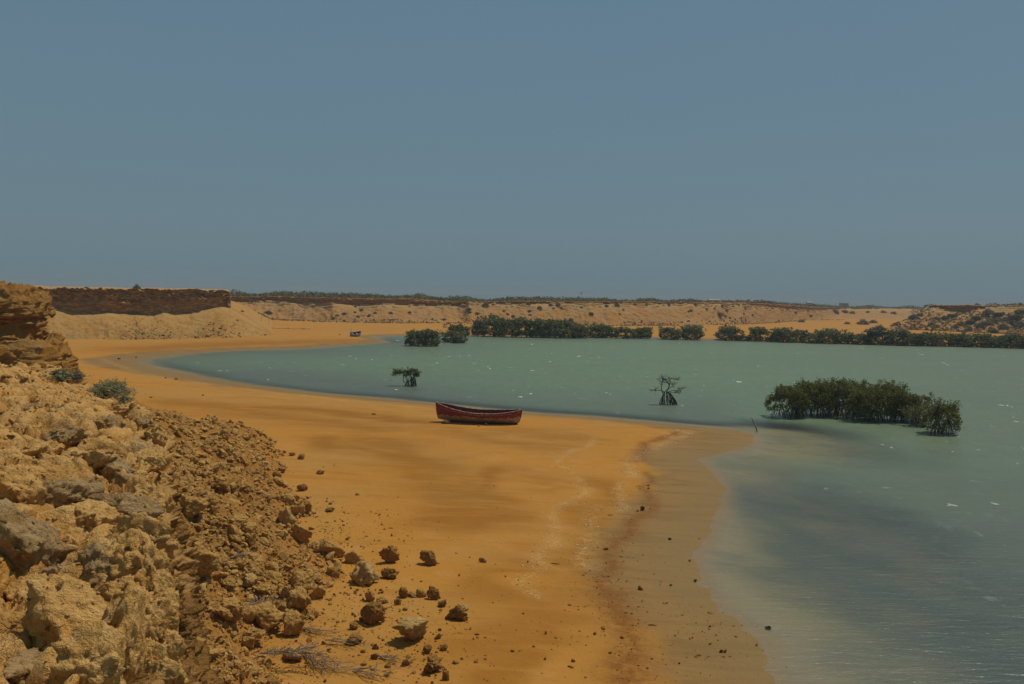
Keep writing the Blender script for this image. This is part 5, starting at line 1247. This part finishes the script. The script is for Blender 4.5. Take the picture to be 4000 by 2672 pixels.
dry_branch(1010, 2590, 0.15, 190, 'bleached tangle of dry branches wrapped over a tan boulder', 1, 30)
dry_branch(1180, 2530, -0.75, 260, 'long thin dry branch trailing down the sand toward the bottom edge', 2, 22)
dry_branch(1160, 2440, -0.5, 110, 'short dry twigs right of the upright pointed boulder', 3, 16)
dry_branch(960, 2440, 0.6, 100, 'dry twigs leaning on the broad brown boulder', 4, 12)
dry_branch(1270, 2490, -0.3, 150, 'loose thin twigs lying on the open sand', 5, 9)
dry_branch(1380, 2590, -0.6, 170, 'faint dry twigs on the sand at the bottom edge', 6, 9)
dry_branch(900, 2350, 0.9, 80, 'little grey twigs caught in the rubble', 7, 10)
dry_branch(1480, 2540, -0.35, 90, 'small grey twig below the dark slanting boulder', 8, 7)
mb = MB(); mb.tube([(0, 0, -.2), (-.08, 0, .12), (-.22, .02, .42), (-.33, .03, .66), (-.36, .03, .72)], [.035, .04, .035, .025, .015], 6)
mb.tube([(-.22, .02, .42), (-.24, .0, .5), (-.29, -.03, .56)], [.018, .015, .01], 5)
o = mb.build('driftwood_pole', M_dry); q = U(np.array(2960.0), np.array(1683.0), 0.0); o.location = tuple(q); o.scale = (1.25,) * 3
tag(o, 'pale leaning stick poking out of the shallow water near the sand point', 'stick')
for (a, b, L, an, lab) in [(2385, 1998, 24, .1, 'short pale stick on the sand near the tide line'), (2170, 2192, 34, -.15, 'thin brown stick on the orange sand'), (2230, 2588, 26, -.5, 'small dark twig on the sand near the bottom'), (2550, 2415, 34, -.08, 'dark twig on the wet sand')]:
    q = U(np.array(float(a)), np.array(float(b)), .3); s = L / F * q[1]; mb = MB(); mb.tube([(-s / 2, 0, .02), (-s * .1, .01, .03), (s * .2, -.01, .025), (s / 2, .01, .02)], [.014, .018, .016, .009], 5)
    o = mb.build('stick', M_dry if 'pale' in lab else M_brown); o.location = (q[0], q[1], drop(q[0], q[1]) ); o.rotation_euler = (0, 0, an); tag(o, lab, 'stick')

# ---------------------------------------------------------------- red boat
def boat_paint():
    t = NT('peeling red paint'); p = t.coord(); sep = t.n('SeparateXYZ'); tc = t.n('TexCoord'); t.link(tc.outputs['Object'], sep.inputs[0])
    n = t.noise(p, 3.2, 6, 0.7); nf = t.noise(t.coord((1, 1, 2.5)), 9, 5, 0.7); n2 = t.noise(t.coord((0.6, 1, 1.6)), 2.4, 5, 0.65)
    red = t.mix(t.ramp(nf, 0.35, 0.65), (0.17, 0.026, 0.014), (0.235, 0.045, 0.020))
    cream = t.mix(t.ramp(nf, 0.4, 0.65), (0.45, 0.33, 0.19), (0.30, 0.14, 0.06))
    cream = t.mix(t.ramp(n2, 0.54, 0.66, 0, .9), cream, (0.27, 0.07, 0.03))
    zt = t.math('ADD', sep.outputs[2], t.math('MULTIPLY', t.math('SUBTRACT', n, 0.5), -0.75))
    low = t.math('SUBTRACT', 1.0, t.ramp(zt, 0.40, 0.42))
    chip = t.math('MULTIPLY', t.ramp(t.noise(p, 4.5, 4, 0.6), 0.64, 0.66), t.ramp(t.noise(p, 0.9, 2, 0.5), 0.50, 0.58))
    c = t.mix(t.math('MAXIMUM', low, chip), red, cream)
    return t.done(t.principled(c, 0.6, t.bump(t.math('ADD', nf, n), 0.25, 0.01), 0.3))
def rail_paint():
    t = NT('worn gunwale'); p = t.coord(); n = t.noise(p, 8, 5, .7)
    c = t.mix(t.ramp(n, .42, .58), (0.26, 0.075, 0.045), (0.50, 0.36, 0.26)); return t.done(t.principled(c, .75, t.bump(n, .3, .01), .2))
LB = 5.62
def hull(L, beam, sheer, keel, n=60, m=22, th_=0.035, power=0.42):
    """double-ended hull: outer and inner skins"""
    u = np.linspace(-1, 1, n)
    zs = sheer(u); zk = keel(u)
    wb = beam / 2 * np.maximum(1 - np.abs(u) ** 2.6, 0) ** 0.75
    rake = lambda v: (1 - v)
    def skin(off):
        v = np.linspace(0, 1, m); G_ = np.zeros((n, 2 * m - 1, 3))
        for j in range(2 * m - 1):
            sgn = 1 if j >= m - 1 else -1; vv = v[abs(j - (m - 1))]
            wd = np.sin(vv * math.pi / 2) ** (0.75) * (0.80 + 0.20 * vv)
            x = u * L / 2 * (1 - 0.075 * (1 - vv) ** 1.5 * np.abs(u) ** 3)
            G_[:, j, 0] = x; G_[:, j, 1] = sgn * np.maximum(wb * wd - off * (wb > off), 0.006 if off == 0 else 0.0); G_[:, j, 2] = zk + off + (zs - zk - off) * vv ** 1.55
        return G_
    return skin(0.0), skin(th_), u, zs, wb
M_bp = boat_paint(); M_rail = rail_paint()
M_in = plain('dark red boat inside', (0.14, 0.035, 0.022), .8, .35, 5)
sheer = lambda u: 0.68 + 0.50 * np.clip(-u, 0, 1) ** 1.7 + 0.26 * np.clip(u, 0, 1) ** 2.4
keel = lambda u: 0.0 + 0.07 * np.clip(-u - .3, 0, 1) + 0.10 * np.clip(np.abs(u) - 0.86, 0, 1) ** 1.2 * 6
So, Si, u, zs, wb = hull(LB, 1.62, sheer, keel)
boat = empty('rowing_boat')
n_, m_2 = So.shape[:2]
mesh_from('hull', So.reshape(-1, 3), grid_faces(n_, m_2)[:, ::-1], M_bp, boat)
mesh_from('hull_lining', Si.reshape(-1, 3), grid_faces(n_, m_2), M_in, boat)
for sg, nm in ((-1, 'gunwale'), (1, 'gunwale')):
    j = 0 if sg < 0 else m_2 - 1
    path = So[:, j].copy(); path[:, 1] -= sg * 0.01; path[:, 2] += 0.005
    # flat rail: box section
    w0, h0 = 0.045, 0.022; Vr = []
    for k in range(n_):
        for (a, b) in ((-w0, -h0), (w0, -h0), (w0, h0), (-w0, h0)): Vr.append((path[k, 0], path[k, 1] + a, path[k, 2] + b))
    i = np.arange(n_ - 1)[:, None] * 4; jj = np.arange(4)[None]; j2 = (jj + 1) % 4
    Fq = np.stack([i + jj, i + j2, i + 4 + j2, i + 4 + jj], -1).reshape(-1, 4); Fq = np.vstack([Fq, [[0, 1, 2, 3]], [[4 * n_ - 4, 4 * n_ - 1, 4 * n_ - 2, 4 * n_ - 3]]])
    mesh_from(nm, np.array(Vr), Fq, M_rail, boat, smooth=False)
# rubbing strake under the near rail
path = So[6:-6, 0 + 2].copy(); mb = MB(); path[:, 1] -= 0.012; mb.tube(path, np.full(len(path), 0.014), 5); mb.build('rubbing_strake', M_rail, boat)
mb = MB(); e0 = [So[0, m_2 // 2], So[0, 0]]; 
for s_, nm in ((0, 'stem_post'), (-1, 'stern_post')):
    path = So[s_, m_2 // 2:].copy(); path[:, 1] = 0; mb = MB(); mb.tube(path, np.full(len(path), 0.035), 6); mb.build(nm, M_bp, boat)
def boxm(x0, x1, y0, y1, z0, z1):
    V = np.array([(x, y, z) for x in (x0, x1) for y in (y0, y1) for z in (z0, z1)]); return V, np.array([(0, 1, 3, 2), (4, 6, 7, 5), (0, 4, 5, 1), (2, 3, 7, 6), (0, 2, 6, 4), (1, 5, 7, 3)])
for x in (-1.35, 0.1, 1.45):
    k = np.argmin(abs(u * LB / 2 - x)); wv_ = wb[k] * .93; V, Fq = boxm(x - .13, x + .13, -wv_, wv_, zs[k] - .24, zs[k] - .205); mesh_from('thwart', V, Fq, M_in, boat, smooth=False)
V, Fq = boxm(-2.2, 2.48, -.025, .025, -.09, .012); mesh_from('keel', V, Fq, M_in, boat, smooth=False)
ba = U(np.array(1716.0), np.array(1650.0), .35); bb = U(np.array(2022.0), np.array(1652.0), .35)
q = U(np.array(1868.0), np.array(1655.0), .32); gb = drop(q[0], q[1])
boat.location = (q[0], q[1] + 0.3, gb + 0.10); boat.rotation_euler = (math.radians(2.5), math.radians(0.9), math.radians(-2.5))
tag(boat, 'old red rowing boat with peeling paint lying on the orange sand', 'boat')
place_rock(1738, 1658, 36, 16, M_greyrock, 'dark flat stone propping up the bow of the red boat', 951, .2, name='stone')
V, Fq = boxm(-.14, .14, -.2, .2, -.02, .16); o = mesh_from('wooden_block', V, Fq, M_root, smooth=False)
q2 = U(np.array(2014.0), np.array(1657.0), .32); o.location = (q2[0], q2[1] + .3, gb - .02); tag(o, 'dark wooden block under the stern of the red boat', 'block')

# ---------------------------------------------------------------- small white sailing boat
wbt = empty('sailing_boat')
M_wp = plain('white boat paint', (0.33, 0.325, 0.30), .5, .15, 5); M_wi = plain('brown boat inside', (0.12, 0.08, 0.05), .8, .3, 5)
So, Si, u, zs, wb = hull(2.9, 1.5, lambda u: 0.85 + 0.35 * np.abs(u) ** 2, lambda u: 0.05 + 0.3 * np.clip(np.abs(u) - .7, 0, 1) ** 1.3 * 3, 36, 14)
mesh_from('hull', So.reshape(-1, 3), grid_faces(*So.shape[:2])[:, ::-1], M_wp, wbt)
mesh_from('hull_lining', Si.reshape(-1, 3), grid_faces(*Si.shape[:2]), M_wi, wbt)
for j in (0, So.shape[1] - 1):
    mb = MB(); mb.tube(So[:, j], np.full(len(So), .05), 5); mb.build('gunwale', M_wp, wbt)
for x in (-.5, .5):
    V, Fq = boxm(x - .12, x + .12, -.62, .62, .62, .67); mesh_from('thwart', V, Fq, M_wp, wbt, smooth=False)
mb = MB(); mb.tube([(-1.0, .1, .3), (-1.0, .35, 1.4), (-1.0, .62, 2.6)], [.04, .03, .02], 5); mb.build('mast', M_dry, wbt)
q = U(np.array(1386.0), np.array(1311.0), .3); wbt.location = (q[0], q[1] + .3, drop(q[0], q[1]) - .02); wbt.rotation_euler = (math.radians(-18), math.radians(-4), math.radians(-42))
wbt.rotation_euler = (math.radians(20), math.radians(-4), math.radians(38))
wbt.scale = (0.82,) * 3
tag(wbt, 'small white open boat tilted on the far sand with a thin leaning mast', 'boat')
for i, (a, lab) in enumerate([(1022, 'left one of two thin poles standing on the far beach'), (1050, 'right one of two thin poles standing on the far beach')]):
    q = U(np.array(float(a)), np.array(1276.0), .6); mb = MB(); mb.tube([(0, 0, -.2), (.01, 0, .7), (0.02, 0, 1.42)], [.03, .026, .02], 5); o = mb.build('pole', M_root); o.location = (q[0], q[1], drop(q[0], q[1])); tag(o, lab, 'pole')

# ---------------------------------------------------------------- things on the skyline
M_cactus = plain('cactus', (0.06, 0.065, 0.045), .9, .3, 2)
for k, (a, top, lab) in enumerate([(1282, 1146, 'single columnar cactus on the plateau above the left far cliff'), (1392, 1149, 'lone columnar cactus right of the first on the plateau'), (1755, 1153, 'leftmost cactus of the skyline cluster'), (1762, 1152, 'second cactus of the skyline cluster'), (1769, 1156, 'third and shortest cactus of the skyline cluster'), (1778, 1153, 'fourth cactus of the skyline cluster'), (1785, 1151, 'rightmost cactus of the skyline cluster'), (1979, 1157, 'left cactus of a close pair on the skyline'), (1984, 1158, 'right cactus of a close pair on the skyline')]):
    D_ = 275.0; q = W(np.array(float(a)), np.array(float(top)), np.array(D_)); g = drop(q[0], q[1]); h = q[2] - g; mb = MB()
    mb.tube([(0, 0, -.1), (0, 0, h * .5), (0.03, 0, h)], [.12, .12, .07], 6); mb.tube([(0, 0, h * .45), (.28, 0, h * .5), (.33, 0, h * .8)], [.08, .08, .05], 5)
    o = mb.build('cactus', M_cactus); o.location = (q[0], q[1], g); tag(o, lab, 'cactus')
def house(a, b, wpx, hpx, D_, wallm, roofm, label, flat=True, winm=None):
    q = W(np.array(float(a)), np.array(float(b)), np.array(float(D_))); w = wpx / F * D_; h = hpx / F * D_
    r = empty('house', (q[0], q[1], q[2])); V, Fq = boxm(-w / 2, w / 2, 0, w * .7, -6.0, h); mesh_from('wall', V, Fq, wallm, r, smooth=False)
    if flat: V, Fq = boxm(-w / 2 - .2, w / 2 + .2, -.2, w * .7 + .2, h + .004, h + .25)
    else:
        V = np.array([(-w / 2 - .3, -.4, h + .004), (w / 2 + .3, -.4, h + .004), (w / 2 + .3, w * .7 + .4, h + .004), (-w / 2 - .3, w * .7 + .4, h + .004), (-w / 2 - .3, w * .35, h + 1.0), (w / 2 + .3, w * .35, h + 1.0)]); Fq = np.array([(0, 1, 5, 4), (3, 4, 5, 2), (0, 3, 2, 1), (0, 4, 4, 3), (1, 2, 5, 5)])[:3]
    mesh_from('roof', V, Fq, roofm, r, smooth=False)
    for k in (-.28, .28):
        V, Fq = boxm(w * k - .5, w * k + .5, -.03, .05, h * .35, h * .8); mesh_from('window', V, Fq, M_root, r, smooth=False)
    V, Fq = boxm(-.5, .5, -.04, .05, 0, h * .75); mesh_from('door', V, Fq, M_root, r, smooth=False)
    tag(r, label, 'house')
M_hw = plain('white plaster', (.36, .35, .31), .9, .1, 1); M_hp = plain('pink brick', (.28, .17, .12), .9, .15, 1); M_hg = plain('grey board', (.16, .14, .12), .9, .2, 1)
house(3300, 1196, 30, 11, 850, M_hp, M_hp, 'small pinkish flat-roofed house on the skyline above the valley')
house(2792, 1180, 42, 7, 700, M_hg, M_hw, 'long low house with a white sloping roof left of the skyline group', False)
house(2862, 1181, 16, 5, 760, M_hw, M_hw, 'first small white house of the distant group', False)
house(2888, 1181, 20, 5, 760, M_hw, M_hg, 'second small white house of the distant group', False)
house(2912, 1181, 16, 6, 740, M_hg, M_hg, 'dark shed in the distant group of houses')
house(2962, 1181, 16, 5, 760, M_hw, M_hw, 'white house right of the rounded scrub hump', False)
house(3163, 1187, 20, 5, 760, M_hw, M_hw, 'small low white house far right of the distant group', False)
mb = MB(); D_ = 1200.0; q = W(np.array(2270.0), np.array(1166.0), np.array(D_))
for sx, sy in ((-1, -1), (1, -1), (0, 1)): mb.tube([(sx * 1.2, sy * 1.2, -8), (sx * .3, sy * .3, 6.5)], [.10, .08], 4)
mb2 = MB(); mb2.tube([(0, 0, 5.8), (0, 0, 6.2), (0, 0, 8.6), (0, 0, 9.0)], [.4, .9, .9, .3], 8)
tw_ = empty('radio_mast', tuple(q)); mb.build('mast_legs', plain('mast steel', (.2, .22, .24)), tw_); mb2.build('mast_head', plain('mast head', (.2, .18, .17)), tw_)
tag(tw_, 'faint thin mast with a dark head far off on the skyline', 'mast')

# ---------------------------------------------------------------- thin dusty air over the whole place
t = NT('dusty air'); pv = t.n('VolumePrincipled'); pv.inputs['Color'].default_value = (0.58, 0.67, 0.71, 1); pv.inputs['Density'].default_value = 0.00045
t.link(pv.outputs[0], t.out.inputs['Volume'])
V, Fq = boxm(-20500, 20500, -20500, 20500, -7, 24)
hzb = mesh_from('haze', V, Fq, t.m, smooth=False); hzb['kind'] = 'stuff'
